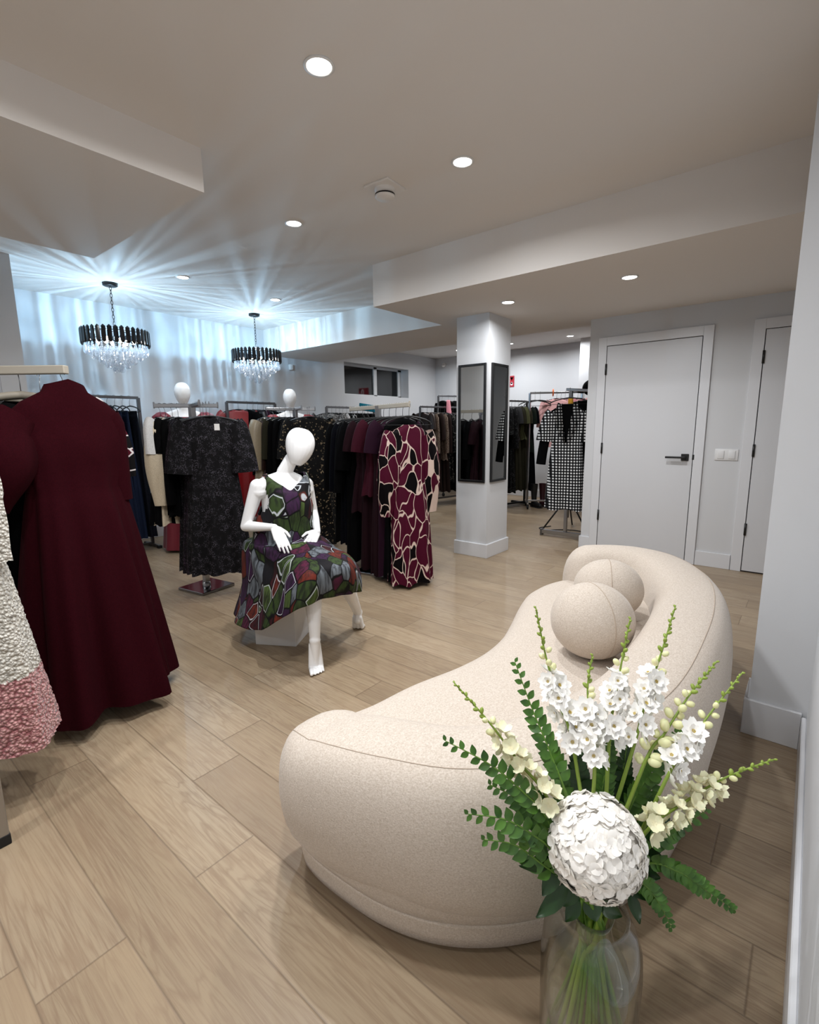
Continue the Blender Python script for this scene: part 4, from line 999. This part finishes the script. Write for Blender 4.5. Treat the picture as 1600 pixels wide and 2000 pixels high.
b = bmesh.new(); bar(b, (0, 0, .03), (0, 0, 1.5), .036); obj('upright', b, STEEL, r2, False)
b = bmesh.new(); box(b, -.02, -.02, 0, .02, .02, .035, .003); obj('end_cap', b, RUB, r2, False)
b = bmesh.new(); bar(b, (0, 0, .022), (-.42, -.05, .022), .03); obj('foot', b, STEEL, r2, False)
b = bmesh.new(); bar(b, (0, 0, 1.5), (.16, .48, 1.5), .025); obj('arm', b, STEEL, r2, False)
garment('fur_coat', 'shaggy white coat with pink lower border at the left edge', 'coat', (.24, 2.125, 1.42), R_(-52), FUR, W=.165, L=1.20, hem=.265, D=.17, nf=5, amp=.010, sl=(.5, .06, .055, 4), rough=.0045, NV=150, NZ=80, v=.01)
hanger((.25, 2.125, 1.5), R_(-52), 'taupe', 'taupe hanger of the shaggy coat at the left edge', 'taupe hangers')
def gown_sleeves(t, s):
    obj('sleeve', sleeve_mesh(-1, .225, .36, .075, .05, 26, .9, .06, s, drop=.065), MAROON, t)
    obj('sleeve', sleeve_mesh(1, .19, .36, .06, .045, 2, .7, .0, s, drop=.06), MAROON, t)
garment('gown', 'long maroon velvet gown with puff sleeves hanging nearest at left', 'dress', (.725, 2.44, 1.432), R_(8), MAROON, W=.225, L=1.36, hem=.29, D=.265, nf=6, amp=.045, slope=1.9, sl=gown_sleeves, v=-.03, waist=.80, neck=.075, d0=.05, NV=120)
hanger((.722, 2.432, 1.485), R_(8), 'taupe', 'taupe hanger of the maroon gown', 'taupe hangers').scale = (.7, 1, 1)
for q, dsc, nm, m, L, kw in ((.10, 'blouse with burgundy, black and white bands behind the maroon gown', 'blouse', STRIPE3, .95, dict(sl=(.34, .075, .075, 22), W=.21, puff=.02)), (.20, 'black long dress second from the end of the pale rail, left of the maroon gown', 'dress', BLK, 1.2, dict(sl=SHORT, hem=.24)), (.36, 'black dress with white lining third from the end of the pale rail', 'dress', BLK2, 1.15, dict(sl=SHORT, hem=.25))):
    p = RN-u_*q; rot = R_(-6) if q > .15 else R_(-30)
    if q < .15: p = p+Vector((.055, .27, 0))
    garment(nm, dsc, 'dress' if nm == 'dress' else 'blouse', p+Vector((0, 0, -.075 if q < .15 else -.125)), rot, m, L=L, **kw)
    if q > .15: hanger(p, rot, 'taupe', 'wide taupe hanger of the '+dsc.split(' second')[0].split(' third')[0], 'taupe hangers')
    else: hanger(p, rot, 'black', 'hanger hidden behind the maroon gown', 'hangers on the nearest rack')

# ------------------------------------------------------------------ rack by the chandelier wall, left
a0, a1 = (1.40, 5.50), (2.285, 5.50)
rolling_rack('grey steel rack with navy skirts by the chandelier wall at left', a0, a1, 1.585, foot=.16, casters=False)
g = dict(L=1.3, W=.18, sl=NOS)
hang('the navy skirt rack', 'clothes on the left wall rack', a0, a1, 1.585, [
 (.10, 'black long dress', 'dress', 'dress', dict(m=BLK, L=1.3, W=.19, sl=SHORT)), (.30, 'black top', 'top', 'top', dict(m=BLK2, L=.8, W=.19, sl=SHORT)), (.42, 'bottle green top', 'top', 'top', dict(m=DGREEN, L=.85, W=.19, sl=SHORT)), (.50, 'sage beige long top', 'top', 'top', dict(m=BEIGE, L=.95, W=.19, sl=MID)),
 (.58, 'dark navy long dress', 'dress', 'dress', dict(m=NAVY2, L=1.25, W=.16, sl=NOS, hem=.22)), (.66, 'dark navy flared long dress', 'dress', 'dress', dict(m=NAVY2, L=1.30, W=.14, sl=NOS, hem=.24, D=.08)), (.74, 'navy long skirt', 'skirt', 'skirt', dict(skirt=1, m=NAVY, L=1.32, w0=.13, w1=.25, D=.09)), (.82, 'navy pleated long skirt', 'skirt', 'skirt', dict(skirt=1, m=NAVY, L=1.35, w0=.13, w1=.25, D=.09)), (.90, 'dark navy long skirt', 'skirt', 'skirt', dict(skirt=1, m=NAVY2, L=1.35, w0=.13, w1=.24, D=.08))])

# ------------------------------------------------------------------ four way stand with the sequin dresses
sc_ = (1.90, 3.66)
fd = Vector((-.10, -.30, 0)); ld = Vector((-.33, .26, 0)); rd = Vector((.15, -.105, 0))
display_stand('chrome stand with square base plate holding the black sequin dresses', sc_, 1.43, [(fd.x, fd.y, 0), (ld.x*.62, ld.y*.62, 0), (rd.x, rd.y, 0)], .30, R_(8))
c3 = Vector((*sc_, 1.43)); ax3 = R_(-36)
for k, (q, m, dsc) in enumerate(((1.0, SEQ, 'front black sequin dress with a white price tag, facing the room'), (.82, SEQP, 'plum black sequin dress directly behind the front sequin dress'), (.64, SEQP, 'third plum sequin dress in the row on the chrome stand'), (.46, SEQ, 'rearmost black sequin dress of the row on the chrome stand'))):
    p = c3+fd*q+Vector((.055-.012*k, -.03+.0*k, 0)); garment('sequin_dress', dsc, 'dress', p+Vector((0, 0, -.085)), ax3, m, W=.185, L=1.14, hem=.225, D=.075, sl=(.33, .085, .09, 13), nf=8, amp=.016, v=.02, tagcard=(k == 0), group='sequin dresses on the chrome stand')
    hanger(p, ax3, 'black', 'thin dark hanger of the '+dsc.split(' with')[0].split(' directly')[0].split(' in the')[0], 'hangers of the sequin dresses')
hang('the left sequin stand arm', 'clothes on the left arm', c3+ld*.02, c3+ld*.54, 1.43, [
 (.98, 'black and white long top', 'top', 'top', dict(m=BLK, sm=WHITEC, L=.78, W=.20, sl=(.20, .085, .08, 20), hem=.23, D=.09)), (.82, 'cream bishop sleeved blouse', 'blouse', 'blouse', dict(m=CREAMC, L=.78, W=.20, sl=(.56, .075, .06, 4), puff=.03, fl=.85, hem=.23, D=.08)), (.60, 'black blouse', 'blouse', 'blouse', dict(m=BLK2, L=.72, W=.19, sl=SHORT)), (.42, 'black jacket', 'jacket', 'jacket', dict(m=BLK, L=.72, W=.2, sl=LONG))], rot=R_(40))

# ------------------------------------------------------------------ rack with the red gown
a0, a1 = (3.29, 5.50), (3.98, 5.50)
rolling_rack('dark steel rack with the red gown by the chandelier wall', a0, a1, 1.575, foot=.16, casters=False)
hang('the red gown rack', 'clothes on the red gown rack', a0, a1, 1.575, [
 (.22, 'bright red long gown', 'gown', 'dress', dict(m=RED, L=1.32, W=.2, sl=(.18, .08, .08, 25), hem=.26, D=.12, amp=.02), 68), (.40, 'black jacket', 'jacket', 'jacket', dict(m=BLK, L=.8, W=.19, sl=LONG)), (.52, 'black shiny jacket', 'jacket', 'jacket', dict(m=LEATH, L=.8, W=.19, sl=LONG)), (.62, 'plum top', 'top', 'top', dict(m=PURP, L=.75, W=.19, sl=SHORT)), (.74, 'black dress', 'dress', 'dress', dict(m=BLK2, L=1.1, W=.18, sl=NOS)), (.88, 'black long coat', 'coat', 'coat', dict(m=BLK, L=1.2, W=.2, sl=LONG))])

# ------------------------------------------------------------------ stand behind the seated mannequin
s5 = Vector((3.38, 4.32, 1.455)); f5 = Vector((-.14, -.28, 0)); l5 = Vector((-.27, .13, 0)); r5 = Vector((.17, -.12, 0))
display_stand('steel four way stand behind the seated mannequin', s5, 1.455, [(f5.x, f5.y, 0), (l5.x, l5.y, 0), (r5.x, r5.y, 0)], .30, R_(10))
hang('the stand behind the seated mannequin', 'clothes behind the seated mannequin', s5+l5*1.0, s5+r5*.2, 1.455, [
 (.02, 'champagne satin blouse', 'blouse', 'blouse', dict(m=CHAMP, L=.72, W=.20, sl=(.46, .08, .06, 10), fl=.8)), (.20, 'brown satin blouse', 'blouse', 'blouse', dict(m=BROWN, L=.74, W=.20, sl=(.46, .08, .055, 10))), (.38, 'dark green brown blouse', 'blouse', 'blouse', dict(m=OLIVED, L=.74, W=.2, sl=MID)), (.56, 'black dress', 'dress', 'dress', dict(m=BLK, L=1.15, W=.2, sl=LONG)), (.72, 'black wool dress', 'dress', 'dress', dict(m=BLK2, L=1.15, W=.2, sl=LONG)), (.88, 'black coat', 'coat', 'coat', dict(m=BLK, L=1.2, W=.2, sl=LONG))], rot=R_(12))
for q, m, dsc in ((.98, GOLDB, 'long black gown with gold spots, front one behind the seated mannequin'), (.70, BLK, 'plain black gown just behind the gold spotted gown')):
    p = s5+f5*q+Vector((.07, -.04, 0)); garment('gown', dsc, 'dress', p+Vector((0, 0, -.085)), R_(-32), m, W=.205, L=1.31, hem=.27, D=.16, sl=(.36, .09, .09, 18), amp=.02, group='black gowns on the stand'); hanger(p, R_(-32), 'black', 'black hanger of the '+dsc.split(',')[0].split(' just')[0], 'hangers of the black gowns')

# ------------------------------------------------------------------ stand with the burgundy gowns
q0, q1 = Vector((3.26, 3.36, 1.42)), Vector((2.955, 2.40, 1.42)); dv = q1-q0
cs = q0.lerp(q1, .52); v0, v1 = q0-cs, q1-cs
display_stand('steel stand with square base plate holding the burgundy gowns', cs, 1.42, [(v0.x, v0.y, 0), (v1.x, v1.y, 0)], .36, R_(12), armm=RAILW, armh=.034)
hang('the burgundy gown stand', 'clothes on the burgundy gown stand', q0, q1, 1.42, [
 (.05, 'black long coat', 'coat', 'coat', dict(m=BLK, L=1.12, W=.21, sl=LONG, hem=.2)), (.14, 'dark navy long coat', 'coat', 'coat', dict(m=NAVYD, L=1.12, W=.21, sl=LONG, hem=.2)), (.24, 'black wool coat', 'coat', 'coat', dict(m=BLK2, L=1.2, W=.21, sl=LONG, hem=.2)), (.34, 'black long dress', 'dress', 'dress', dict(m=BLK, L=1.24, W=.2, sl=MID)), (.43, 'dark burgundy tunic', 'tunic', 'top', dict(m=BURGD, L=.78, W=.2, sl=SHORT)), (.52, 'dark burgundy long gown', 'gown', 'dress', dict(m=BURGD, L=1.27, W=.19, sl=NOS, hem=.19, D=.10)), (.61, 'burgundy short sleeved gown', 'gown', 'dress', dict(m=BURG, L=.62, W=.2, sl=(.2, .085, .08, 24), hem=.21, D=.08)), (.70, 'black burgundy long gown', 'gown', 'dress', dict(m=BURGD, L=1.28, W=.18, sl=NOS, hem=.19, D=.10)), (.80, 'plum short sleeved gown', 'gown', 'dress', dict(m=PURP, L=1.26, W=.19, sl=SHORT, hem=.19, D=.09)), (.90, 'black gown', 'gown', 'dress', dict(m=BLK, L=1.27, W=.18, sl=NOS, hem=.18, D=.09)),
 (.99, 'burgundy gown with cream branching print, front one facing the room, left of the pillar!', 'gown', 'dress', dict(drop=.05, m=GOWNP, L=1.235, W=.175, sl=(.62, .075, .05, 7), hem=.185, D=.12, amp=.016, puff=.03, fl=.8, v=.10), 0)], zoff=-.10)
# ------------------------------------------------------------------ rack under the window
a0, a1 = (4.97, 5.62), (6.0, 5.62)
rolling_rack('grey steel rolling rack under the basement window', a0, a1, 1.56, foot=.2)
kz = [(.03, 'zebra print cropped blouse', 'blouse', 'blouse', dict(m=ZEBRA, L=.5, W=.22, sl=(.24, .09, .085, 24), hem=.23), 30), (.10, 'white tailored trousers', 'trousers', 'trousers', dict(skirt=1, m=WHITEC, L=1.12, w0=.16, w1=.17, D=.05), 30), (.18, 'white shirt', 'shirt', 'shirt', dict(m=WHITEC, L=.7, W=.21, sl=MID)), (.25, 'tan trousers', 'trousers', 'trousers', dict(skirt=1, m=TAN, L=1.1, w0=.15, w1=.15, D=.04)), (.32, 'black and white printed blouse', 'blouse', 'blouse', dict(m=BWPRINT, L=.7, W=.21, sl=MID))]
for i in range(8): kz.append((.40+.075*i, ('black top', 'black dress', 'black white spotted top', 'charcoal dress')[i % 4], ('top', 'dress')[i % 2], ('top', 'dress')[i % 2], dict(m=(BLK, BLK2, DOTB, LACE)[i % 4], L=(.75, 1.2)[i % 2], W=.2, sl=(SHORT, MID)[i % 2])))
hang('the rack under the window', 'clothes on the window rack', a0, a1, 1.56, kz)
b = bmesh.new(); box(b, -.16, -.012, -.075, .16, .012, .035, .004); tag(obj('folded_cloth', b, TEAL, loc=(5.85, 5.60, 1.585)), 'teal cloth draped over the rail under the window', 'cloth'); bpy.data.objects['folded_cloth'].rotation_euler = (0, R_(8), R_(-25))
# ------------------------------------------------------------------ rack left of the pillar
a0, a1 = (6.08, 4.73), (7.62, 4.43)
rolling_rack('grey steel rack of brown and black clothes left of the pillar', a0, a1, 1.56, foot=.2)
kz = []
for i, (dsc, m, nm, L, sl) in enumerate((('brown satin top', BROWN, 'top', .7, SHORT), ('brown pinstripe shirt', PINS, 'shirt', .74, LONG), ('brown pleated long skirt set', BROWNP, 'dress', 1.22, MID), ('brown pinstripe shirt', PINS, 'shirt', .74, LONG), ('brown long dress', BROWNP, 'dress', 1.25, LONG), ('black spotted dress', DOTB, 'dress', 1.1, LONG), ('black dress', BLK, 'dress', 1.25, LONG), ('dark brown dress', BROWNP, 'dress', 1.2, LONG), ('black spotted blouse', DOTB, 'blouse', .8, LONG), ('grey cardigan', GREYK, 'cardigan', .8, LONG), ('black coat', BLK2, 'coat', 1.2, LONG), ('black long dress', BLK, 'dress', 1.25, LONG), ('tan and black shirt', TAN, 'shirt', .6, SHORT), ('black wool coat', BLK2, 'coat', 1.22, LONG), ('black jacket', BLK, 'jacket', .8, LONG), ('dark charcoal coat', LACE, 'coat', 1.1, LONG))):
    kz.append((.03+.06*i, dsc, nm, {'dress': 'dress', 'shirt': 'shirt'}.get(nm, nm), dict(m=m, L=L, W=.2, sl=sl)))
hang('the rack left of the pillar', 'clothes left of the pillar', a0, a1, 1.56, kz)
b = bmesh.new(); n_ = 10
loft(b, [[Vector((.035*math.cos(a)*(1+.6*t)+.02*t, .025*math.sin(a)*(1+.5*t), .07-.22*t)) for a in [2*math.pi*i/20 for i in range(20)]] for t in [k/n_ for k in range(n_+1)]], cap=(True, True))
tag(obj('scarf', b, PINK, loc=(6.62, 4.58, 1.60)), 'pink scarf hung over the rail left of the pillar', 'scarf')
# ------------------------------------------------------------------ far corner rack
a0, a1 = (7.35, 5.30), (7.95, 5.05)
rolling_rack('steel rack in the far corner behind the pillar', a0, a1, 1.80, foot=.18)
hang('the far corner rack', 'clothes on the far corner rack', a0, a1, 1.80, [(.12+.2*i, ('black coat', 'black wool coat', 'black dress', 'charcoal coat', 'black jacket')[i], ('coat', 'coat', 'dress', 'coat', 'jacket')[i], ('coat', 'coat', 'dress', 'coat', 'jacket')[i], dict(m=(BLK, BLK2, BLK, LACE, BLK)[i], L=1.1, W=.2, sl=LONG)) for i in range(5)])
# ------------------------------------------------------------------ black rack right of the pillar
a0, a1 = (6.45, 3.80), (7.30, 3.55)
rolling_rack('black metal rack right of the pillar', a0, a1, 1.63, m=BLACKM, r=.012, foot=.26, casters=False)
kz = []
for i, (dsc, m, nm, L, sl) in enumerate((('black lace dress', LACE, 'dress', 1.2, LONG), ('black leather jacket', LEATH, 'jacket', 1.0, LONG), ('black lace gown', LACE, 'dress', 1.25, LONG), ('black lace dress', LACE, 'dress', 1.2, MID), ('black dress', BLK, 'dress', 1.2, LONG), ('black lace long gown', LACE, 'dress', 1.3, LONG), ('charcoal knit top', GREYK, 'top', .5, SHORT), ('dark olive long skirt dress', OLIVED, 'dress', 1.28, SHORT), ('olive short sleeved top', OLIVE, 'top', .5, SHORT), ('dark olive long dress', OLIVED, 'dress', 1.28, SHORT), ('dark green top', DGREEN, 'top', .7, SHORT), ('dark navy long dress', NAVYD, 'dress', 1.3, SHORT))):
    kz.append((.04+.082*i, dsc, nm, {'dress': 'dress'}.get(nm, nm), dict(m=m, L=L, W=.21, sl=sl, hem=.24)))
hang('the black rack', 'clothes right of the pillar', a0, a1, 1.63, kz)
# boots
BOOT = cloth('black_boot_leather', (16, 15, 16), .45, spec=.4); BOOTR = cloth('burgundy_boot_leather', (52, 12, 22), .45, spec=.4)
for x, y, m, dsc in ((7.12, 3.30, BOOT, 'tall black boot under the black rack, the left one of two'), (7.25, 3.22, BOOTR, 'tall dark burgundy boot beside the black boot')):
    t = thing('tall_boot', dsc, 'boot', (x, y, 0), R_(-120)); b = bmesh.new(); rings = []
    for z, r_, o_ in ((.36, .062, 0), (.30, .058, 0), (.18, .048, 0), (.10, .042, .005), (.07, .046, .02)): rings.append([Vector((o_+r_*math.cos(a), r_*.85*math.sin(a), z)) for a in [2*math.pi*i/20 for i in range(20)]])
    loft(b, rings); chain(b, [Vector((0, 0, .06)), Vector((.10, 0, .045)), Vector((.165, 0, .035))], [.045, .04, .028]); obj('shaft', b, m, t)
    b = bmesh.new(); box(b, -.045, -.035, 0, .0, .035, .04, .004); box(b, .02, -.042, 0, .185, .042, .014, .004); obj('sole', b, RUB, t)
# ------------------------------------------------------------------ rack with pink tops
a0, a1 = (7.02, 3.37), (7.40, 2.72)
rolling_rack('steel rack with pink tops near the far wall chase', a0, a1, 1.735, m=STEEL, foot=.2)
hang('the pink top rack', 'clothes on the pink rack', a0, a1, 1.735, [(.52, 'pale pink shirt', 'shirt', 'shirt', dict(m=PINKP, L=.72, W=.21, sl=MID), 52), (.60, 'pink shirt', 'shirt', 'shirt', dict(m=PINK, L=.72, W=.21, sl=MID), 52), (.68, 'pale pink shirt', 'shirt', 'shirt', dict(m=PINKP, L=.72, W=.21, sl=MID), 52), (.76, 'rose pink shirt', 'shirt', 'shirt', dict(m=PINK, L=.72, W=.2, sl=MID), 52), (.84, 'pale pink short sleeved shirt', 'shirt', 'shirt', dict(m=PINKP, L=.72, W=.2, sl=SHORT), 52), (.92, 'black jacket', 'jacket', 'jacket', dict(m=BLK, L=.9, W=.2, sl=LONG), 52)])
for q, dsc in ((.10, 'empty black hanger on the pink top rack, the left one'), (.20, 'empty black hanger on the pink top rack, the right one')):
    p = Vector((*a0, 1.735)).lerp(Vector((*a1, 1.735)), q); o = hanger(p, R_(-58), 'black', dsc, 'empty hangers'); o.scale = (1.15, 1.15, 1.25)
b = bmesh.new(); lathe(b, [(.02, -.004), (.055, -.006), (.055, .006), (.02, .004), (.02, -.004)], 24); o = tag(obj('size_divider', b, ORANGE, loc=(7.19, 3.08, 1.735)), 'round orange size divider on the rail of the pink tops', 'size divider'); o.rotation_euler = (R_(90), 0, R_(30))
# ------------------------------------------------------------------ stand by the door wall with the gingham dress
t = thing('clothes_rack', 'silver T shaped rack by the corner of the door wall, with the gingham dress', 'clothes rack', (5.33, 2.08, 0))
b = bmesh.new(); bar(b, (0, 0, .05), (0, 0, 1.64), .035); obj('post', b, STEEL, t, False)
b = bmesh.new(); bar(b, (-.02, .27, .045), (-.02, -.27, .045), .05, .045); fb_ = obj('foot', b, STEEL, t, False)
b = bmesh.new(); bar(b, (.0, .05, 1.635), (-.03, -.30, 1.60), .03, .03); obj('arm', b, STEEL, t, False)
b = bmesh.new(); box(b, -.021, -.021, 1.44, .021, .021, 1.54, .002, seg=1); obj('marker_band', b, YEL, t, False)
for s in (.27, -.27): b = bmesh.new(); box(b, -.05, s-.012, 0, .01, s+.012, .075, .003); obj('end_cap', b, STEELD, fb_, False)
def ging_extra(t):
    obj('black_lining', body_mesh(.18, .85, .16, .03, 5, .004, .02, 3, .82, .07, d0=.018), BLK, t)
    for sd in (-1, 1):
        obj('black_cuff', sleeve_mesh(sd, .185, .54, .055, .05, 16, .6, 0, 3, drop=.03), BLK, t)
        b = bmesh.new(); n_ = 12; rows_ = []
        for k in range(n_+1):
            q = k/n_; xi = lerp(.062, .004, q); wl = .075*math.sin(math.pi*min(1, .12+q*.9))**.7; y0_ = lerp(-.05, -.085, min(1, q*2)); z_ = lerp(.0, -.43, q)
            rows_.append([Vector((sd*xi, y0_, z_)), Vector((sd*(xi+wl*.5), y0_-.014, z_+.012)), Vector((sd*(xi+wl), y0_-.004, z_+.02))])
        loft(b, rows_, closed=False); bmesh.ops.solidify(b, geom=b.faces[:], thickness=.004); obj('lapel', b, GING, t)
garment('shirt_dress', 'black and white gingham shirt dress at the corner of the door wall', 'dress', (5.17, 2.04, 1.47), R_(-78), GING, W=.185, L=1.12, hem=.215, D=.085, slope=1.5, sl=(.28, .085, .09, 20), v=.42, neck=.075, nf=5, amp=.010, waist=.86, extras=ging_extra)
hanger((5.20, 2.04, 1.625), R_(-78), 'black', 'black hanger of the gingham dress', 'hangers on the corner rack')
for x, y, m, dsc, L in ((5.45, 1.98, BLK, 'black blazer behind the gingham dress', .85), (5.56, 1.96, BLK2, 'black wool coat second behind the gingham dress', 1.0)):
    garment('jacket', dsc, 'jacket', (x, y, 1.52), R_(-82), m, W=.215, L=L, sl=LONG, group='black jackets behind the gingham dress'); hanger((x, y, 1.60), R_(-82), 'black', 'black hanger of the '+dsc.split(' behind')[0].split(' second')[0], 'hangers on the corner rack')
b = bmesh.new(); ball(b, (0, 0, 0), .13, 24, 12, (1, 1, .75)); lathe(b, [(.12, -.02), (.19, -.045), (.19, -.05), (.11, -.03)], 32); tag(obj('felt_hat', b, BLK2, loc=(5.62, 1.93, 1.66)), 'black felt hat perched above the gingham dress by the door wall', 'hat')
# folded tripod with cable behind
t = thing('light_stand', 'black tripod light stand behind the gingham dress', 'light stand', (5.75, 2.22, 0))
for a in (10, 130, 250): b = bmesh.new(); tube(b, [(0, 0, .42), (.30*math.cos(R_(a)), .30*math.sin(R_(a)), .01)], .010, 8); obj('leg', b, BLACKM, t)
b = bmesh.new(); tube(b, [(0, 0, .15), (0, 0, 1.3)], .012, 8); obj('pole', b, BLACKM, t)
b = bmesh.new(); tube(b, cr([(5.80, 2.45, .008), (5.62, 2.52, .008), (5.55, 2.40, .008), (5.68, 2.25, .008), (5.72, 2.05, .008), (5.60, 1.90, .008)], 8), .006, 6); tag(obj('power_cable', b, RUB), 'thin black cable curling on the floor by the tripod', 'cable')

# ------------------------------------------------------------------ chandeliers
CRYS = mat('crystal', (240, 245, 250), .0, fn=None)
def f_crys(t):
    out = t.t.nodes['Material Output']; tr = t.n('ShaderNodeBsdfTransparent'); tr.inputs[0].default_value = (.93, .96, 1, 1)
    gl = t.n('ShaderNodeBsdfGlossy'); gl.inputs['Roughness'].default_value = .05; tl = t.n('ShaderNodeBsdfTranslucent'); tl.inputs[0].default_value = (.92, .96, 1, 1)
    m1 = t.n('ShaderNodeMixShader'); m1.inputs[0].default_value = .30; t.l(tr.outputs[0], m1.inputs[1]); t.l(gl.outputs[0], m1.inputs[2])
    m2 = t.n('ShaderNodeMixShader'); m2.inputs[0].default_value = .22; t.l(m1.outputs[0], m2.inputs[1]); t.l(tl.outputs[0], m2.inputs[2]); t.l(m2.outputs[0], out.inputs['Surface'])
f_crys(NT(CRYS))
PRISM = mat('black_crystal_bar', (12, 13, 15), .12, spec=.6)
BULB = mat('chandelier_bulb', (255, 240, 220), .4, Emission_Color=(1, .95, .88, 1), Emission_Strength=36.0)
def mesh_of(nm, fn, m):
    b = bmesh.new(); fn(b); bmesh.ops.recalc_face_normals(b, faces=b.faces[:]); me = bpy.data.meshes.new(nm); b.to_mesh(me); b.free(); me.materials.append(m); return me
PRM = mesh_of('crystal_bar', lambda b: loft(b, [[Vector((r*math.cos(a), .6*r*math.sin(a), z)) for a in [2*math.pi*i/6 for i in range(6)]] for r, z in ((.004, .085), (.019, .07), (.019, -.045), (.006, -.062))], cap=(True, True)), PRISM)
DRP = mesh_of('crystal_drop', lambda b: loft(b, [[Vector((r*math.cos(a), r*math.sin(a), z)) for a in [2*math.pi*i/8 for i in range(8)]] for r, z in ((.003, 0), (.008, -.012), (.0125, -.05), (.017, -.072), (.011, -.088), (.002, -.095))], cap=(True, True)), CRYS)
CHZ = 2.085
def chandelier(x, y, label):
    t = thing('chandelier', label, 'chandelier', (x, y, ZM), 0, 'crystal chandeliers'); dz = CHZ-ZM
    b = bmesh.new(); lathe(b, [(.001, 0), (.062, 0), (.062, -.022), (.05, -.028), (.001, -.028)], 28); obj('canopy', b, BLACKM, t)
    b = bmesh.new(); n = 12; z0, z1 = -.028, dz+.09
    for k in range(n):
        c = Vector((0, 0, lerp(z0, z1, (k+.5)/n))); h = (z0-z1)/n*.62; a0_ = (k % 2)*math.pi/2
        tube(b, [c+Vector((.009*math.cos(q)*math.cos(a0_), .009*math.cos(q)*math.sin(a0_), h*math.sin(q))) for q in [2*math.pi*i/12 for i in range(13)]], .0026, 5)
    obj('chain', b, BLACKM, t)
    b = bmesh.new()
    for r_, z_ in ((.27, .045), (.262, -.05), (.21, -.05), (.155, -.05), (.10, -.05)): tube(b, [(r_*math.cos(q), r_*math.sin(q), dz+z_) for q in [2*math.pi*i/40 for i in range(41)]], .004, 6)
    for k in range(4): a = k*math.pi/2; tube(b, [(0, 0, dz+.09), (.27*math.cos(a), .27*math.sin(a), dz+.045)], .0035, 6); tube(b, [(.262*math.cos(a), .262*math.sin(a), dz-.05), (-.262*math.cos(a), -.262*math.sin(a), dz-.05)], .003, 6)
    obj('frame', b, BLACKM, t)
    for k in range(36):
        a = 2*math.pi*k/36; inst('crystal_bar', PRM, Matrix.Translation((.275*math.cos(a), .275*math.sin(a), dz+.0)) @ Matrix.Rotation(a+math.pi/2, 4, 'Z'), t)
    for r_, n_, z_ in ((.25, 34, -.045), (.20, 26, -.085), (.145, 18, -.125), (.09, 11, -.165), (.035, 5, -.205)):
        for k in range(n_):
            a = 2*math.pi*(k+.5*(n_ % 2))/n_; inst('crystal_drop', DRP, Matrix.Translation((r_*math.cos(a), r_*math.sin(a), dz+z_)) @ Matrix.Rotation(a, 4, 'Z'), t)
    for k in range(8):
        a = 2*math.pi*k/8; r_ = .16 if k % 2 else .09; b = bmesh.new(); ball(b, (r_*math.cos(a), r_*math.sin(a), dz-.02), .016, 10, 8, (1, 1, 1.5)); obj('bulb', b, BULB, t)
    # the lamp's light leaves in fans between the crystals
    ld = bpy.data.lights.new('chandelier_lamp', 'POINT'); ld.energy = CHAND_W; ld.shadow_soft_size = .02; ld.color = (.42, .72, 1.0); ld.use_nodes = True
    nt = ld.node_tree; em = nt.nodes['Emission']; tc = nt.nodes.new('ShaderNodeTexCoord'); sp = nt.nodes.new('ShaderNodeSeparateXYZ'); nt.links.new(tc.outputs['Normal'], sp.inputs[0])
    def mth(op, a, b=0.0):
        m = nt.nodes.new('ShaderNodeMath'); m.operation = op
        for s_, v_ in ((m.inputs[0], a), (m.inputs[1], b)):
            if hasattr(v_, 'is_output'): nt.links.new(v_, s_)
            else: s_.default_value = v_
        return m.outputs[0]
    ang = mth('ARCTAN2', sp.outputs[1], sp.outputs[0])
    n1 = nt.nodes.new('ShaderNodeTexNoise'); n1.noise_dimensions = '1D'; n1.inputs['Scale'].default_value = 9.0; n1.inputs['Detail'].default_value = 4.0; n1.inputs['Roughness'].default_value = .75; nt.links.new(mth('ADD', ang, x*3.1), n1.inputs['W'])
    n2 = nt.nodes.new('ShaderNodeTexNoise'); n2.noise_dimensions = '2D'; n2.inputs['Scale'].default_value = 5.0; n2.inputs['Detail'].default_value = 1.0
    cb = nt.nodes.new('ShaderNodeCombineXYZ'); nt.links.new(mth('MULTIPLY', ang, 2.0), cb.inputs[0]); nt.links.new(sp.outputs[2], cb.inputs[1]); nt.links.new(cb.outputs[0], n2.inputs['Vector'])
    st = mth('MULTIPLY', mth('POWER', mth('MAXIMUM', mth('SUBTRACT', n1.outputs[0], .28), 0.0), 1.6), 5.5); st = mth('ADD', st, .22); st = mth('MULTIPLY', st, mth('ADD', mth('MULTIPLY', n2.outputs[0], .9), .5))
    mr = nt.nodes.new('ShaderNodeMapRange'); mr.interpolation_type = 'SMOOTHSTEP'; mr.inputs['From Min'].default_value = -.86; mr.inputs['From Max'].default_value = -.5; mr.inputs['To Min'].default_value = .06; nt.links.new(sp.outputs[2], mr.inputs['Value'])
    mu = nt.nodes.new('ShaderNodeMapRange'); mu.interpolation_type = 'SMOOTHSTEP'; mu.inputs['From Min'].default_value = .25; mu.inputs['From Max'].default_value = .85; mu.inputs['To Min'].default_value = 1.0; mu.inputs['To Max'].default_value = .35; nt.links.new(sp.outputs[2], mu.inputs['Value'])
    st = mth('MULTIPLY', mth('MULTIPLY', st, mu.outputs['Result']), mr.outputs['Result']); nt.links.new(st, em.inputs['Strength'])
    lo = bpy.data.objects.new('chandelier_lamp', ld); COL.objects.link(lo); lo.parent = t; lo.location = (0, 0, dz+.10)
chandelier(1.985, 5.12, 'black and crystal tiered chandelier, the larger one at left')
chandelier(3.56, 5.22, 'black and crystal tiered chandelier, the smaller one at right')
